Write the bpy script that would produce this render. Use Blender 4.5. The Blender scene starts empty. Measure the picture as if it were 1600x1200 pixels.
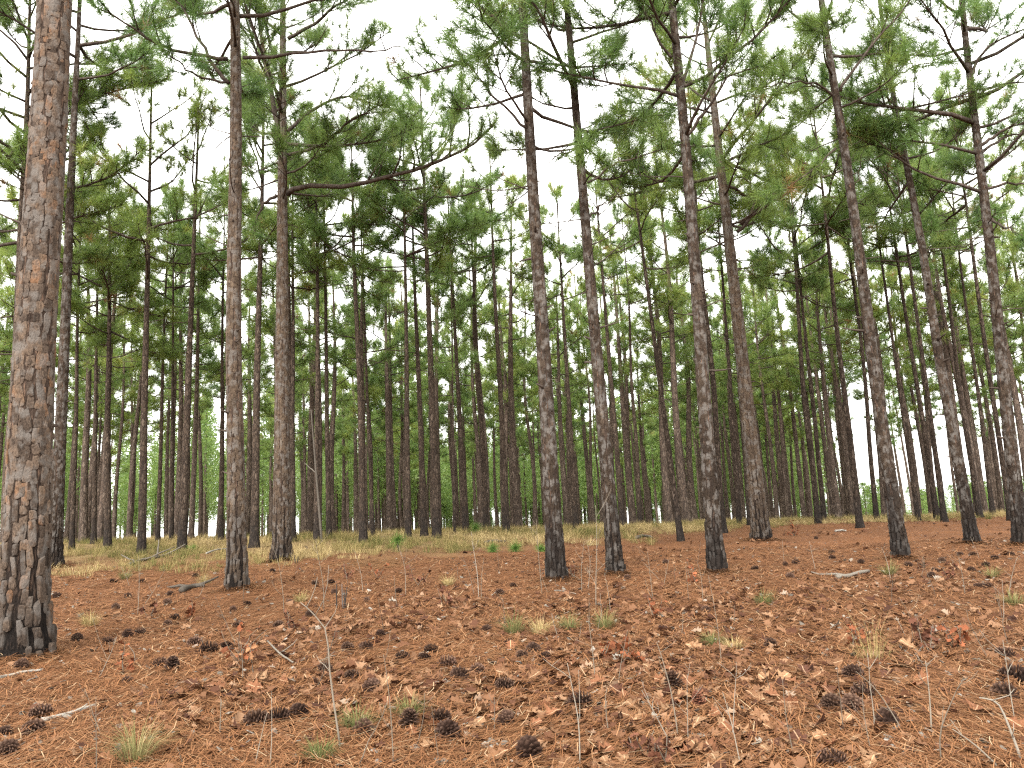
import bpy, math
import numpy as np
from mathutils import Matrix, Vector

# ------------------------------------------------------------------ camera, sky, sun, exposure
SC = bpy.context.scene
COL = SC.collection
EYE = np.array([0.0, 0.0, 1.55])
FPX = 1300.0                       # focal length in pixels of a 1600 px wide frame
PITCH, ROLL = math.radians(10.2), math.radians(2.6)
FWD = np.array([0, math.cos(PITCH), math.sin(PITCH)])
_r0 = np.array([1.0, 0, 0]); _u0 = np.array([0, -math.sin(PITCH), math.cos(PITCH)])
RIGHT = math.cos(ROLL) * _r0 - math.sin(ROLL) * _u0
UP = math.sin(ROLL) * _r0 + math.cos(ROLL) * _u0
cd = bpy.data.cameras.new('camera'); cam = bpy.data.objects.new('camera', cd); COL.objects.link(cam)
cd.sensor_width = 36; cd.lens = 36 * FPX / 1600; cd.clip_start = 0.05; cd.clip_end = 3000
cam.matrix_world = Matrix(((RIGHT[0], UP[0], -FWD[0], EYE[0]), (RIGHT[1], UP[1], -FWD[1], EYE[1]),
                           (RIGHT[2], UP[2], -FWD[2], EYE[2]), (0, 0, 0, 1)))
SC.camera = cam

SUN_EL, SUN_AZ = math.radians(40), math.radians(200)     # azimuth clockwise from +Y: the light is behind the viewer
world = bpy.data.worlds.new('World'); SC.world = world; world.use_nodes = True
wn, wl = world.node_tree.nodes, world.node_tree.links
bg = wn['Background']
sky = wn.new('ShaderNodeTexSky'); sky.sky_type = 'NISHITA'; sky.sun_disc = False
sky.sun_elevation = SUN_EL; sky.sun_rotation = SUN_AZ; sky.dust_density = 3.0
hs = wn.new('ShaderNodeHueSaturation'); hs.inputs['Saturation'].default_value = 0.12
mxs = wn.new('ShaderNodeMixRGB'); mxs.inputs['Fac'].default_value = 0.6
mxs.inputs['Color2'].default_value = (9.0, 8.9, 8.5, 1)   # even white cloud cover over the sky
wl.new(sky.outputs['Color'], hs.inputs['Color']); wl.new(hs.outputs['Color'], mxs.inputs['Color1'])
wl.new(mxs.outputs['Color'], bg.inputs['Color']); bg.inputs['Strength'].default_value = 0.15
sd = bpy.data.lights.new('sun', 'SUN'); sun = bpy.data.objects.new('sun', sd); COL.objects.link(sun)
sd.energy = 1.5; sd.angle = math.radians(22); sd.color = (1.0, 0.96, 0.9)
_sdir = Vector((math.sin(SUN_AZ) * math.cos(SUN_EL), math.cos(SUN_AZ) * math.cos(SUN_EL), math.sin(SUN_EL)))
sun.rotation_euler = _sdir.to_track_quat('Z', 'Y').to_euler()
SC.view_settings.view_transform = 'Standard'; SC.view_settings.look = 'None'
SC.view_settings.gamma = 1; SC.view_settings.use_curve_mapping = False
SC.cycles.use_denoising = False; SC.cycles.filter_width = 1.3; SC.cycles.diffuse_bounces = 6; SC.cycles.transmission_bounces = 8
SC.view_settings.exposure = 2.05

RNG = np.random.default_rng(7)
U = lambda a, b, n=None: RNG.uniform(a, b, n)

# ------------------------------------------------------------------ terrain height and pixel -> place
def gh(x, y):
    x = np.asarray(x, float); y = np.asarray(y, float)
    yy = np.clip(y, -20, None)
    d = np.clip(yy - 24, 0, 18.3)
    p = 0.057 * np.minimum(yy, 24) + 0.057 * d - 0.057 / 24 * d * d
    p = p - 0.030 * np.clip(yy - 42.3, 0, 60)
    p = p - 0.013 * np.clip(x, -40, 40) * np.clip(yy / 28, 0, 1.3)
    n = (0.035 * np.sin(0.9 * x + 0.4 * y) * np.sin(0.7 * y - 0.5 * x + 1.3) + 0.018 * np.sin(2.3 * x + 1.1 * y + 2) * np.sin(1.9 * y - 1.2 * x)
         + 0.008 * np.sin(5.1 * x - 3.3 * y) * np.sin(4.7 * y + 2.9 * x + .7))
    return p + n
def ray(px, py):
    d = FPX * FWD + (px - 800) * RIGHT - (py - 600) * UP
    return d / d[1]                                         # one metre of depth
def at(px, py, D=None):
    """the ground point seen at a pixel of the 1600 x 1200 photograph (or the point at depth D on that ray)"""
    d = ray(px, py)
    if D is not None: return EYE + d * D
    lo = 1.5
    for t in np.arange(2.0, 60, 0.1):
        p = EYE + d * t
        if p[2] < gh(p[0], p[1]):
            a, b = lo, t
            for _ in range(18):
                m = (a + b) / 2; q = EYE + d * m
                if q[2] < gh(q[0], q[1]): b = m
                else: a = m
            return EYE + d * b
        lo = t
    p = EYE + d * 30; p[2] = gh(p[0], p[1]); return p
def proj(p):
    v = np.asarray(p) - EYE; z = v @ FWD
    return 800 + FPX * (v @ RIGHT) / z, 600 - FPX * (v @ UP) / z

# ------------------------------------------------------------------ mesh helpers
class Acc:
    def __init__(s): s.V = []; s.T = []; s.Q = []; s.tt = []; s.tm = []; s.qm = []; s.n = 0
    def add(s, V, T=None, Q=None, tint=0.5, m=0):
        V = np.asarray(V, float).reshape(-1, 3); s.V.append(V)
        s.tt.append(np.broadcast_to(np.asarray(tint, float), (len(V),)))
        if T is not None: T = np.asarray(T).reshape(-1, 3); s.T.append(T + s.n); s.tm.append(np.full(len(T), m))
        if Q is not None: Q = np.asarray(Q).reshape(-1, 4); s.Q.append(Q + s.n); s.qm.append(np.full(len(Q), m))
        s.n += len(V)
    def mesh(s, name, mats, smooth=False):
        V = np.concatenate(s.V); T = np.concatenate(s.T) if s.T else np.zeros((0, 3), int); Q = np.concatenate(s.Q) if s.Q else np.zeros((0, 4), int)
        me = bpy.data.meshes.new(name)
        me.vertices.add(len(V)); me.vertices.foreach_set('co', V.astype(np.float32).ravel())
        L = np.concatenate([T.ravel(), Q.ravel()]).astype(np.int32)
        me.loops.add(len(L)); me.loops.foreach_set('vertex_index', L)
        tot = np.concatenate([np.full(len(T), 3), np.full(len(Q), 4)]).astype(np.int32)
        st = np.concatenate([[0], np.cumsum(tot)[:-1]]).astype(np.int32)
        me.polygons.add(len(tot)); me.polygons.foreach_set('loop_start', st); me.polygons.foreach_set('loop_total', tot)
        mi = np.concatenate(s.tm + s.qm).astype(np.int32); me.polygons.foreach_set('material_index', mi)
        me.polygons.foreach_set('use_smooth', np.full(len(tot), smooth))
        a = me.attributes.new('tint', 'FLOAT', 'POINT'); a.data.foreach_set('value', np.concatenate(s.tt).astype(np.float32))
        for m in mats: me.materials.append(m)
        me.update(calc_edges=True); return me
def link(name, me, parent=None, loc=None):
    o = bpy.data.objects.new(name, me); COL.objects.link(o)
    if parent is not None: o.parent = parent
    if loc is not None: o.location = loc
    return o
def tag(o, label=None, cat=None, group=None, kind=None):
    if label: o['label'] = label
    if cat: o['category'] = cat
    if group: o['group'] = group
    if kind: o['kind'] = kind
    return o
def thing(name, label, cat, loc, group=None, rz=0.0):
    o = bpy.data.objects.new(name, None); COL.objects.link(o); o.location = [float(v) for v in loc]; o.rotation_euler = (0, 0, rz)
    o.empty_display_size = 0.2
    return tag(o, label, cat, group)
def nrm(v): return v / np.maximum(np.linalg.norm(v, axis=-1, keepdims=True), 1e-9)
def tube(P, R, n=6, wob=None):
    P = np.asarray(P, float); k = len(P); R = np.broadcast_to(np.asarray(R, float), (k,))
    t = nrm(np.gradient(P, axis=0)); mt = nrm(t.mean(0)); ref = np.eye(3)[np.argmin(np.abs(mt))]
    a = nrm(np.cross(t, ref)); b = np.cross(t, a)
    th = np.linspace(0, 2 * np.pi, n, endpoint=False)
    rr = R[:, None] * (np.ones((k, n)) if wob is None else wob)
    V = P[:, None] + rr[..., None] * (np.cos(th)[None, :, None] * a[:, None] + np.sin(th)[None, :, None] * b[:, None])
    i = np.arange(k - 1)[:, None] * n; j = np.arange(n)[None]; j2 = (j + 1) % n
    Q = np.stack([i + j, i + j2, i + n + j2, i + n + j], -1).reshape(-1, 4)
    return V.reshape(-1, 3), Q
def tube_cap(acc, P, R, n=6, tint=0.5, m=0):
    V, Q = tube(P, R, n); P = np.asarray(P)
    k = len(V); V = np.vstack([V, P[:1], P[-1:]])
    j = np.arange(n); j2 = (j + 1) % n
    T = np.vstack([np.stack([np.full(n, k), j2, j], -1), np.stack([np.full(n, k + 1), k - n + j, k - n + j2], -1)])
    acc.add(V, T, Q, tint, m)

# ------------------------------------------------------------------ materials
def mat(name, rough=0.9):
    m = bpy.data.materials.new(name); m.use_nodes = True; nt = m.node_tree
    b = nt.nodes['Principled BSDF']; b.inputs['Roughness'].default_value = rough; b.inputs['Specular IOR Level'].default_value = 0.08
    return m, nt, b
def ramp(nt, src, stops):
    r = nt.nodes.new('ShaderNodeValToRGB'); e = r.color_ramp.elements
    while len(e) < len(stops): e.new(0.5)
    for el, (p, c) in zip(e, stops): el.position = p; el.color = (*c, 1)
    nt.links.new(src, r.inputs[0]); return r.outputs[0]
def noise(nt, vec, scale, detail=4, dist=0.0):
    n = nt.nodes.new('ShaderNodeTexNoise'); n.inputs['Scale'].default_value = scale; n.inputs['Detail'].default_value = detail
    n.inputs['Distortion'].default_value = dist
    if vec is not None: nt.links.new(vec, n.inputs['Vector'])
    return n.outputs[0]
def mapping(nt, vec, sc=(1, 1, 1), rot=(0, 0, 0)):
    n = nt.nodes.new('ShaderNodeMapping'); n.inputs['Scale'].default_value = sc; n.inputs['Rotation'].default_value = rot
    nt.links.new(vec, n.inputs['Vector']); return n.outputs[0]
def coord(nt, which='Object'): return nt.nodes.new('ShaderNodeTexCoord').outputs[which]
def mixc(nt, fac, a, b, mode='MIX'):
    n = nt.nodes.new('ShaderNodeMixRGB'); n.blend_type = mode
    for s, v in ((n.inputs[0], fac), (n.inputs[1], a), (n.inputs[2], b)):
        if isinstance(v, (int, float)): s.default_value = v
        elif isinstance(v, tuple): s.default_value = (*v, 1)
        else: nt.links.new(v, s)
    return n.outputs[0]
def mth(nt, op, a, b=0.0):
    n = nt.nodes.new('ShaderNodeMath'); n.operation = op
    for s, v in ((n.inputs[0], a), (n.inputs[1], b)):
        if isinstance(v, (int, float)): s.default_value = v
        else: nt.links.new(v, s)
    return n.outputs[0]
def attr(nt, name='tint'):
    n = nt.nodes.new('ShaderNodeAttribute'); n.attribute_name = name; return n.outputs['Fac']
def bump(nt, b, h, strength, dist):
    n = nt.nodes.new('ShaderNodeBump'); n.inputs['Strength'].default_value = strength; n.inputs['Distance'].default_value = dist
    nt.links.new(h, n.inputs['Height']); nt.links.new(n.outputs[0], b.inputs['Normal'])
def sepz(nt, vec):
    n = nt.nodes.new('ShaderNodeSeparateXYZ'); nt.links.new(vec, n.inputs[0]); return n.outputs

def tinted(name, stops, rough=0.9, trans=0.0, extra=None, obj_random=False):
    m, nt, b = mat(name, rough)
    f = attr(nt)
    if obj_random:
        f = nt.nodes.new('ShaderNodeObjectInfo').outputs['Random']
    c = ramp(nt, f, stops)
    if extra: c = extra(nt, c)
    nt.links.new(c, b.inputs['Base Color'])
    if trans:
        t = nt.nodes.new('ShaderNodeBsdfTranslucent'); nt.links.new(c, t.inputs[0])
        mx = nt.nodes.new('ShaderNodeMixShader'); mx.inputs[0].default_value = trans
        nt.links.new(b.outputs[0], mx.inputs[1]); nt.links.new(t.outputs[0], mx.inputs[2])
        nt.links.new(mx.outputs[0], nt.nodes['Material Output'].inputs['Surface'])
    return m
def tree_hue(nt, c):
    nt.nodes['Principled BSDF'].inputs['Specular IOR Level'].default_value = 0.45
    oi = nt.nodes.new('ShaderNodeObjectInfo').outputs['Random']
    return mixc(nt, 1.0, c, ramp(nt, oi, [(0, (.82, .92, .95)), (.5, (1, 1, 1)), (1, (1.22, 1.10, .9))]), 'MULTIPLY')
M_NEEDLE = tinted('pine_needles', [(0, (.044, .080, .022)), (.35, (.086, .150, .036)), (.7, (.150, .226, .052)), (.93, (.220, .285, .070)), (.96, (.20, .12, .05)), (1, (.24, .13, .055))],
                  0.5, 0.5, tree_hue)
M_STRAWGRASS = tinted('dry_wiregrass', [(0, (0.0798, 0.0910, 0.0270)), (.3, (0.1812, 0.1470, 0.0567)), (.7, (0.2972, 0.2240, 0.0999)), (1, (0.4205, 0.3220, 0.1688))], 0.9, 0.3)
M_GREENGRASS = tinted('green_wiregrass', [(0, (.06, .075, .024)), (.5, (.14, .135, .052)), (1, (.27, .21, .105))], 0.9, 0.3)
M_STRAW = tinted('pine_straw', [(0, (0.0384, 0.0168, 0.0080)), (.3, (0.0960, 0.0408, 0.0176)), (.65, (0.1600, 0.0720, 0.0312)), (.92, (0.2160, 0.1160, 0.0560)), (1, (0.2720, 0.1920, 0.1160))], 0.85)
M_LEAF = tinted('oak_leaf_litter', [(0, (0.0212, 0.0097, 0.0066)), (.25, (0.0546, 0.0230, 0.0134)), (.5, (0.0971, 0.0449, 0.0230)), (.75, (0.1517, 0.0789, 0.0425)), (.93, (0.2063, 0.1214, 0.0698)), (1, (0.1942, 0.1699, 0.1396))], 0.75, 0.12)
M_REDLEAF = tinted('dead_oak_foliage', [(0, (0.0640, 0.0200, 0.0112)), (.5, (0.1840, 0.0600, 0.0240)), (1, (0.2880, 0.1200, 0.0520))], 0.75, 0.2)
M_TWIG = tinted('bare_twig', [(0, (0.0561, 0.0421, 0.0309)), (.5, (0.1234, 0.1010, 0.0757)), (1, (0.2132, 0.1907, 0.1571))])
M_DEADWOOD = tinted('weathered_wood', [(0, (0.0620, 0.0527, 0.0434)), (.5, (0.1612, 0.1426, 0.1178)), (1, (0.2790, 0.2604, 0.2294))], 0.9, 0, lambda nt, c:
    mixc(nt, 1.0, c, ramp(nt, noise(nt, mapping(nt, coord(nt), (60, 60, 60)), 1.0, 5), [(.3, (.55, .52, .5)), (.65, (1, 1, 1))]), 'MULTIPLY'))
def cone_age(nt, c): return mixc(nt, 1.0, c, ramp(nt, nt.nodes.new('ShaderNodeObjectInfo').outputs['Random'], [(0, (.6, .55, .55)), (.5, (1, .95, .9)), (1, (1.5, 1.4, 1.35))]), 'MULTIPLY')
M_CONE = tinted('pine_cone_scales', [(0, (0.0134, 0.0078, 0.0062)), (.45, (0.0377, 0.0217, 0.0152)), (.8, (0.0879, 0.0564, 0.0405)), (1, (0.2009, 0.1562, 0.1214))], 0.8, 0, cone_age)
M_REDCONE = tinted('weathered_cone', [(0, (0.0375, 0.0150, 0.0105)), (.6, (0.1125, 0.0450, 0.0263)), (1, (0.1800, 0.0900, 0.0525))], 0.8)
M_CHAR = tinted('charred_wood', [(0, (.012, .010, .009)), (.7, (.035, .028, .024)), (1, (.12, .10, .09))])

def bark_mat(name, fis, lo, mid, hi, sx=11.0, sz=4.2, depth=0.012, char=1.0, flaky=1.0):
    m, nt, b = mat(name, 0.92)
    P = coord(nt)
    wob = noise(nt, P, 5.0, 3)
    vec = nt.nodes.new('ShaderNodeVectorMath'); vec.operation = 'ADD'
    sc = nt.nodes.new('ShaderNodeVectorMath'); sc.operation = 'SCALE'; sc.inputs['Scale'].default_value = 0.09
    nn = nt.nodes.new('ShaderNodeTexNoise'); nn.inputs['Scale'].default_value = 6; nt.links.new(P, nn.inputs['Vector'])
    nt.links.new(nn.outputs['Color'], sc.inputs[0]); nt.links.new(P, vec.inputs[0]); nt.links.new(sc.outputs[0], vec.inputs[1])
    q = mapping(nt, vec.outputs[0], (sx, sx, sz))
    v1 = nt.nodes.new('ShaderNodeTexVoronoi'); v1.feature = 'DISTANCE_TO_EDGE'; v1.inputs['Scale'].default_value = 1; nt.links.new(q, v1.inputs['Vector'])
    v2 = nt.nodes.new('ShaderNodeTexVoronoi'); v2.feature = 'F1'; v2.inputs['Scale'].default_value = 1; nt.links.new(q, v2.inputs['Vector'])
    cell = sepz(nt, v2.outputs['Color'])[0]
    c = ramp(nt, cell, [(0, lo), (.55, mid), (1, hi)])
    fl = noise(nt, mapping(nt, P, (40, 40, 22)), 1.0, 6)
    c = mixc(nt, 0.8, c, ramp(nt, fl, [(.28, (.4, .38, .36)), (.5, (.95, .95, .95)), (.7, (1.5, 1.45, 1.4))]), 'MULTIPLY')
    big = noise(nt, mapping(nt, P, (2.2, 2.2, .6)), 1.0, 3)
    c = mixc(nt, 0.7, c, ramp(nt, big, [(.3, (.72, .68, .66)), (.7, (1.25, 1.2, 1.15))]), 'MULTIPLY')
    e = ramp(nt, v1.outputs['Distance'], [(.02, (0, 0, 0)), (.14, (1, 1, 1))])
    c = mixc(nt, e, fis, c)
    z = sepz(nt, P)[2]
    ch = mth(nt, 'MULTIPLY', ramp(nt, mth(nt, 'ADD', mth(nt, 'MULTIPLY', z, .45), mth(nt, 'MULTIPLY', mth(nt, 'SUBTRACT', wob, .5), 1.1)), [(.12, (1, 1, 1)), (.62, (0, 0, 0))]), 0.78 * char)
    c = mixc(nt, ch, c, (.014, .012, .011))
    nt.links.new(c, b.inputs['Base Color'])
    h = mth(nt, 'ADD', mth(nt, 'MINIMUM', v1.outputs['Distance'], .22), mth(nt, 'MULTIPLY', fl, .16 * flaky))
    bump(nt, b, h, 1.0, depth * 6)
    return m
M_BARK = bark_mat('pine_bark', (0.0213, 0.0160, 0.0129), (0.0395, 0.0289, 0.0220), (0.0593, 0.0441, 0.0334), (0.0912, 0.0714, 0.0562), 16, 5.5, .008)
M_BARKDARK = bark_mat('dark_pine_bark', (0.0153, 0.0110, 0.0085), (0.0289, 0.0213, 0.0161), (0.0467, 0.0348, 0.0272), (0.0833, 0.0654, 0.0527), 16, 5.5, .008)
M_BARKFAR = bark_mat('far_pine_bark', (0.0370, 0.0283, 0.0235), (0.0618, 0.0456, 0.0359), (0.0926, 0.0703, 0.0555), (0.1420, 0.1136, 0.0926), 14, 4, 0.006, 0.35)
M_LIMB, _nt, _b = mat('limb_bark', 0.9)
_c = ramp(_nt, noise(_nt, coord(_nt), 14, 5), [(.3, (.026, .020, .016)), (.6, (.060, .046, .037)), (.8, (.13, .11, .095))])
_nt.links.new(_c, _b.inputs['Base Color'])

def plate_mat(name, stops, obj_random, char=1.0):
    m, nt, b = mat(name, 0.9)
    f = nt.nodes.new('ShaderNodeObjectInfo').outputs['Random'] if obj_random else attr(nt)
    P = nt.nodes.new('ShaderNodeNewGeometry').outputs['Position']
    f = mth(nt, 'ADD', mth(nt, 'MULTIPLY', f, .55), mth(nt, 'MULTIPLY', mth(nt, 'SUBTRACT', noise(nt, mapping(nt, P, (3.2, 3.2, 1.5)), 1.0, 4), .27), .98))
    c = ramp(nt, f, stops)
    fl = noise(nt, mapping(nt, P, (70, 70, 38)), 1.0, 6)
    c = mixc(nt, .9, c, ramp(nt, fl, [(.25, (.35, .32, .3)), (.5, (1, 1, 1)), (.72, (1.55, 1.5, 1.45))]), 'MULTIPLY')
    b2 = noise(nt, mapping(nt, P, (9, 9, 7)), 1.0, 4)
    c = mixc(nt, ramp(nt, b2, [(.47, (0, 0, 0)), (.62, (1, 1, 1))]), c, mixc(nt, .6, c, (.115, .105, .095)))
    sc_ = noise(nt, mapping(nt, P, (5, 5, 1.2)), 1.0, 5)                     # scorch from ground fires, ragged upper edge
    zz = mth(nt, 'SUBTRACT', sepz(nt, P)[2], mth(nt, 'MULTIPLY', sepz(nt, P)[1], .057))
    bn = ramp(nt, mth(nt, 'ADD', mth(nt, 'MULTIPLY', zz, .34), mth(nt, 'MULTIPLY', mth(nt, 'SUBTRACT', sc_, .5), 1.5)), [(.06, (.72 * char,) * 3), (.42, (0, 0, 0))])
    c = mixc(nt, bn, c, (.013, .011, .010))
    nt.links.new(c, b.inputs['Base Color']); bump(nt, b, fl, 0.9, 0.012)
    return m
PST = [(0, (0.0194, 0.0144, 0.0112)), (.3, (0.0458, 0.0333, 0.0251)), (.5, (0.0686, 0.0504, 0.0381)), (.68, (0.0845, 0.0594, 0.0418)), (.80, (0.1144, 0.0630, 0.0353)), (.86, (0.0862, 0.0693, 0.0558)), (1, (0.1232, 0.1080, 0.0930))]
M_PLATE1 = plate_mat('bark_plate_surface', PST, True, .55)
M_PLATE1S = plate_mat('bark_flake_surface', PST, False, .55)
M_PLATEB = plate_mat('pale_bark_flakes', [(0, (0.0195, 0.0140, 0.0102)), (.45, (0.0534, 0.0380, 0.0266)), (.8, (0.0833, 0.0599, 0.0415)), (1, (0.1302, 0.1099, 0.0885))], False, .6)
M_PLATED = plate_mat('dark_bark_flakes', [(0, (0.0096, 0.0064, 0.0048)), (.5, (0.0272, 0.0192, 0.0136)), (.85, (0.0512, 0.0368, 0.0264)), (1, (0.1120, 0.0896, 0.0704))], False)
M_FISSURE, _nt, _b = mat('bark_fissure', 0.95)
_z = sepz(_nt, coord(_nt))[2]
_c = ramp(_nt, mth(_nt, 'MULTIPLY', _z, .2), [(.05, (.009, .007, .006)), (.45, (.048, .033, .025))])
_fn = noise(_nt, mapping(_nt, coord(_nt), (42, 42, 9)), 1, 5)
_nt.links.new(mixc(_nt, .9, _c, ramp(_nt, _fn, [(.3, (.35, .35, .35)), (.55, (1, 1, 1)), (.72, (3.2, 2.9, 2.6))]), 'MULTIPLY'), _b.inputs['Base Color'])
bump(_nt, _b, _fn, 1.0, .05)

# forest floor
M_GROUND, nt, b = mat('pine_straw_floor', 0.95)
P = coord(nt)
fib = None
for i, (a, s) in enumerate(((0.2, 1.0), (1.15, 1.25), (2.1, 0.9), (2.75, 1.1))):
    f = noise(nt, mapping(nt, P, (150 * s, 7 * s, 20), (0, 0, a)), 1.0, 2, 0.6)
    fib = f if fib is None else mth(nt, 'MAXIMUM', fib, f)
c = ramp(nt, fib, [(.42, (.032, .014, .007)), (.55, (.095, .040, .0175)), (.66, (.148, .067, .029)), (.8, (.21, .110, .054))])
n1 = noise(nt, P, 0.8, 5); n2 = noise(nt, P, 3.5, 5); n3 = noise(nt, P, 16, 5)
c = mixc(nt, .75, c, ramp(nt, n1, [(.3, (.72, .70, .70)), (.5, (1, 1, 1)), (.7, (1.2, 1.15, 1.1))]), 'MULTIPLY')
c = mixc(nt, ramp(nt, n2, [(.55, (0, 0, 0)), (.72, (.6, .6, .6))]), c, (.10, .052, .030))
c = mixc(nt, ramp(nt, n3, [(.6, (0, 0, 0)), (.75, (.5, .5, .5))]), c, (.36, .20, .11))
_xy = sepz(nt, P); yy = mth(nt, 'SUBTRACT', _xy[1], mth(nt, 'MULTIPLY', mth(nt, 'MAXIMUM', _xy[0], -2.0), .85))
gm = ramp(nt, mth(nt, 'ADD', mth(nt, 'MULTIPLY', yy, .02), mth(nt, 'MULTIPLY', n1, .25)), [(.52, (0, 0, 0)), (.66, (1, 1, 1))])
c = mixc(nt, gm, c, mixc(nt, n3, (.085, .062, .026), (.20, .135, .065)))
nt.links.new(c, b.inputs['Base Color']); bump(nt, b, mth(nt, 'ADD', fib, n3), 0.8, 0.03)

# ------------------------------------------------------------------ ground sheet
ang = np.radians(np.concatenate([np.arange(-46, 46, .25), np.arange(46, 314, 4.0)]))
rad = np.concatenate([[0.02], np.geomspace(0.6, 3.0, 16), np.geomspace(3.08, 45, 190), np.geomspace(46, 1500, 50)])
A, R_ = np.meshgrid(ang, rad); X, Y = R_ * np.sin(A), R_ * np.cos(A)
Z = gh(X, Y) + 0.012 * np.sin(13 * X + 4 * Y) * np.sin(11 * Y - 6 * X) * np.exp(-R_ / 25)
nA, nR = len(ang), len(rad)
i = np.arange(nR - 1)[:, None] * nA; j = np.arange(nA)[None]; j2 = (j + 1) % nA
Q = np.stack([i + j, i + j2, i + nA + j2, i + nA + j], -1).reshape(-1, 4)[:, ::-1]
acc = Acc(); acc.add(np.stack([X, Y, Z], -1), None, Q)
tag(link('ground', acc.mesh('ground', [M_GROUND], True)), kind='structure')

# ------------------------------------------------------------------ pines
def tufts(acc, rng, pos, dr, size, tint, k, w, m=0):
    n = len(pos)
    pos = np.repeat(pos, k, 0); dr = np.repeat(dr, k, 0); size = np.repeat(size, k); tint = np.repeat(tint, k)
    u = nrm(dr * 0.62 + rng.normal(0, .60, (n * k, 3)))
    ln = size * rng.uniform(.7, 1.12, n * k)
    b0 = pos - dr * (rng.uniform(0, .28, n * k) * size)[:, None]
    pr = nrm(np.cross(u, rng.normal(0, 1, (n * k, 3)))) * (w / 2)
    tip = b0 + u * ln[:, None]; tip[:, 2] -= ln * rng.uniform(0, .22, n * k)
    V = np.stack([b0 - pr, b0 + pr, tip], 1).reshape(-1, 3)
    tt = np.clip(tint + rng.normal(0, .07, n * k), 0, .94); tt = np.where(tint > .95, tint, tt)
    acc.add(V, np.arange(len(V)).reshape(-1, 3), None, np.repeat(tt, 3), m)

def limb_path(rng, p0, az, el, L, k=7, up=0.45, crook=.14):
    P = [p0]; d = L / (k - 1)
    for q in range(k - 1):
        el2 = el + up * (q / (k - 1)) ** 1.2
        P.append(P[-1] + d * np.array([math.cos(az) * math.cos(el2), math.sin(az) * math.cos(el2), math.sin(el2)]))
        az += rng.normal(0, crook); el += rng.normal(0, crook * .6)
    return np.array(P)
def smooth_path(P, n):
    P = np.asarray(P, float); t = np.linspace(0, len(P) - 1, n); out = []
    for v in t:
        i = min(int(v), len(P) - 2); f = v - i
        p0, p1, p2, p3 = P[max(i - 1, 0)], P[i], P[i + 1], P[min(i + 2, len(P) - 1)]
        out.append(.5 * (2 * p1 + (p2 - p0) * f + (2 * p0 - 5 * p1 + 4 * p2 - p3) * f * f + (3 * p1 - p0 - 3 * p2 + p3) * f ** 3))
    return np.array(out)

def dress(rng, acc, P, r0, T, twig=1.0, s0=.35, base_tint=.5, bare=False, big=1.0, n=6, tn=4, m=0):
    """one limb with its side twigs into acc; needle tufts are appended to T"""
    L = np.linalg.norm(np.diff(P, axis=0), axis=1).sum(); k = len(P)
    tube_cap(acc, P, np.linspace(r0, max(.004, r0 * .22), k), n, .5, m)
    nt_ = max(2, int(1.5 + L * 3.1 * twig)); side = rng.choice([-1, 1])
    for q in range(nt_):
        s = s0 + (1 - s0) * (q + rng.uniform(.1, .9)) / nt_; f = s * (k - 1); i = min(int(f), k - 2)
        p = P[i] + (P[i + 1] - P[i]) * (f - i); d = P[i + 1] - P[i]
        az = math.atan2(d[1], d[0]) + side * rng.uniform(.45, 1.3); side = -side
        el = math.asin(np.clip(nrm(d)[2], -1, 1)) + rng.uniform(-.15, .55)
        tl = (rng.uniform(.22, .42) + .34 * L * (1 - s)) * rng.uniform(.7, 1.2) * big
        W = limb_path(rng, p, az, el, tl, 4, .5, .2)
        tube_cap(acc, W, np.linspace(max(.004, r0 * .38), .003, 4), tn, .5, m)
        if bare: continue
        e = nrm(W[3] - W[2]); T.append((W[3], nrm(e + [0, 0, rng.uniform(-.2, .5)]), rng.uniform(.8, 1.1), base_tint + rng.normal(0, .21)))
        if tl > .42 * big:
            for z in range(2 if tl > .7 else 1):
                i = 1 + z % 2; W2 = limb_path(rng, W[i], az + rng.choice([-1, 1]) * rng.uniform(.4, 1.2), el + rng.uniform(-.3, .5), tl * rng.uniform(.35, .6), 3, .4, .2)
                tube_cap(acc, W2, [max(.0035, r0 * .2), .003, .0025], 3, .5, m); e2 = nrm(W2[2] - W2[1])
                T.append((W2[2], nrm(e2 + [0, 0, rng.uniform(-.2, .5)]), rng.uniform(.75, 1.05), base_tint + rng.normal(0, .21)))
        if tl > .35:
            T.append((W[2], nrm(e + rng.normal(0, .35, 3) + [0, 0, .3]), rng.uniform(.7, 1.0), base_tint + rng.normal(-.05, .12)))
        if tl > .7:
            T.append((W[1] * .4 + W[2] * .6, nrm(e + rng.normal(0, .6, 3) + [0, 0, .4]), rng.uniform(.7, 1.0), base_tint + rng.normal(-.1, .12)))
    if not bare:
        e = nrm(P[-1] - P[-2])
        T.append((P[-1], nrm(e + [0, 0, .3]), 1.1, base_tint + .1)); T.append((P[-2], nrm(e + rng.normal(0, .4, 3)), 1.0, base_tint))

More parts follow.
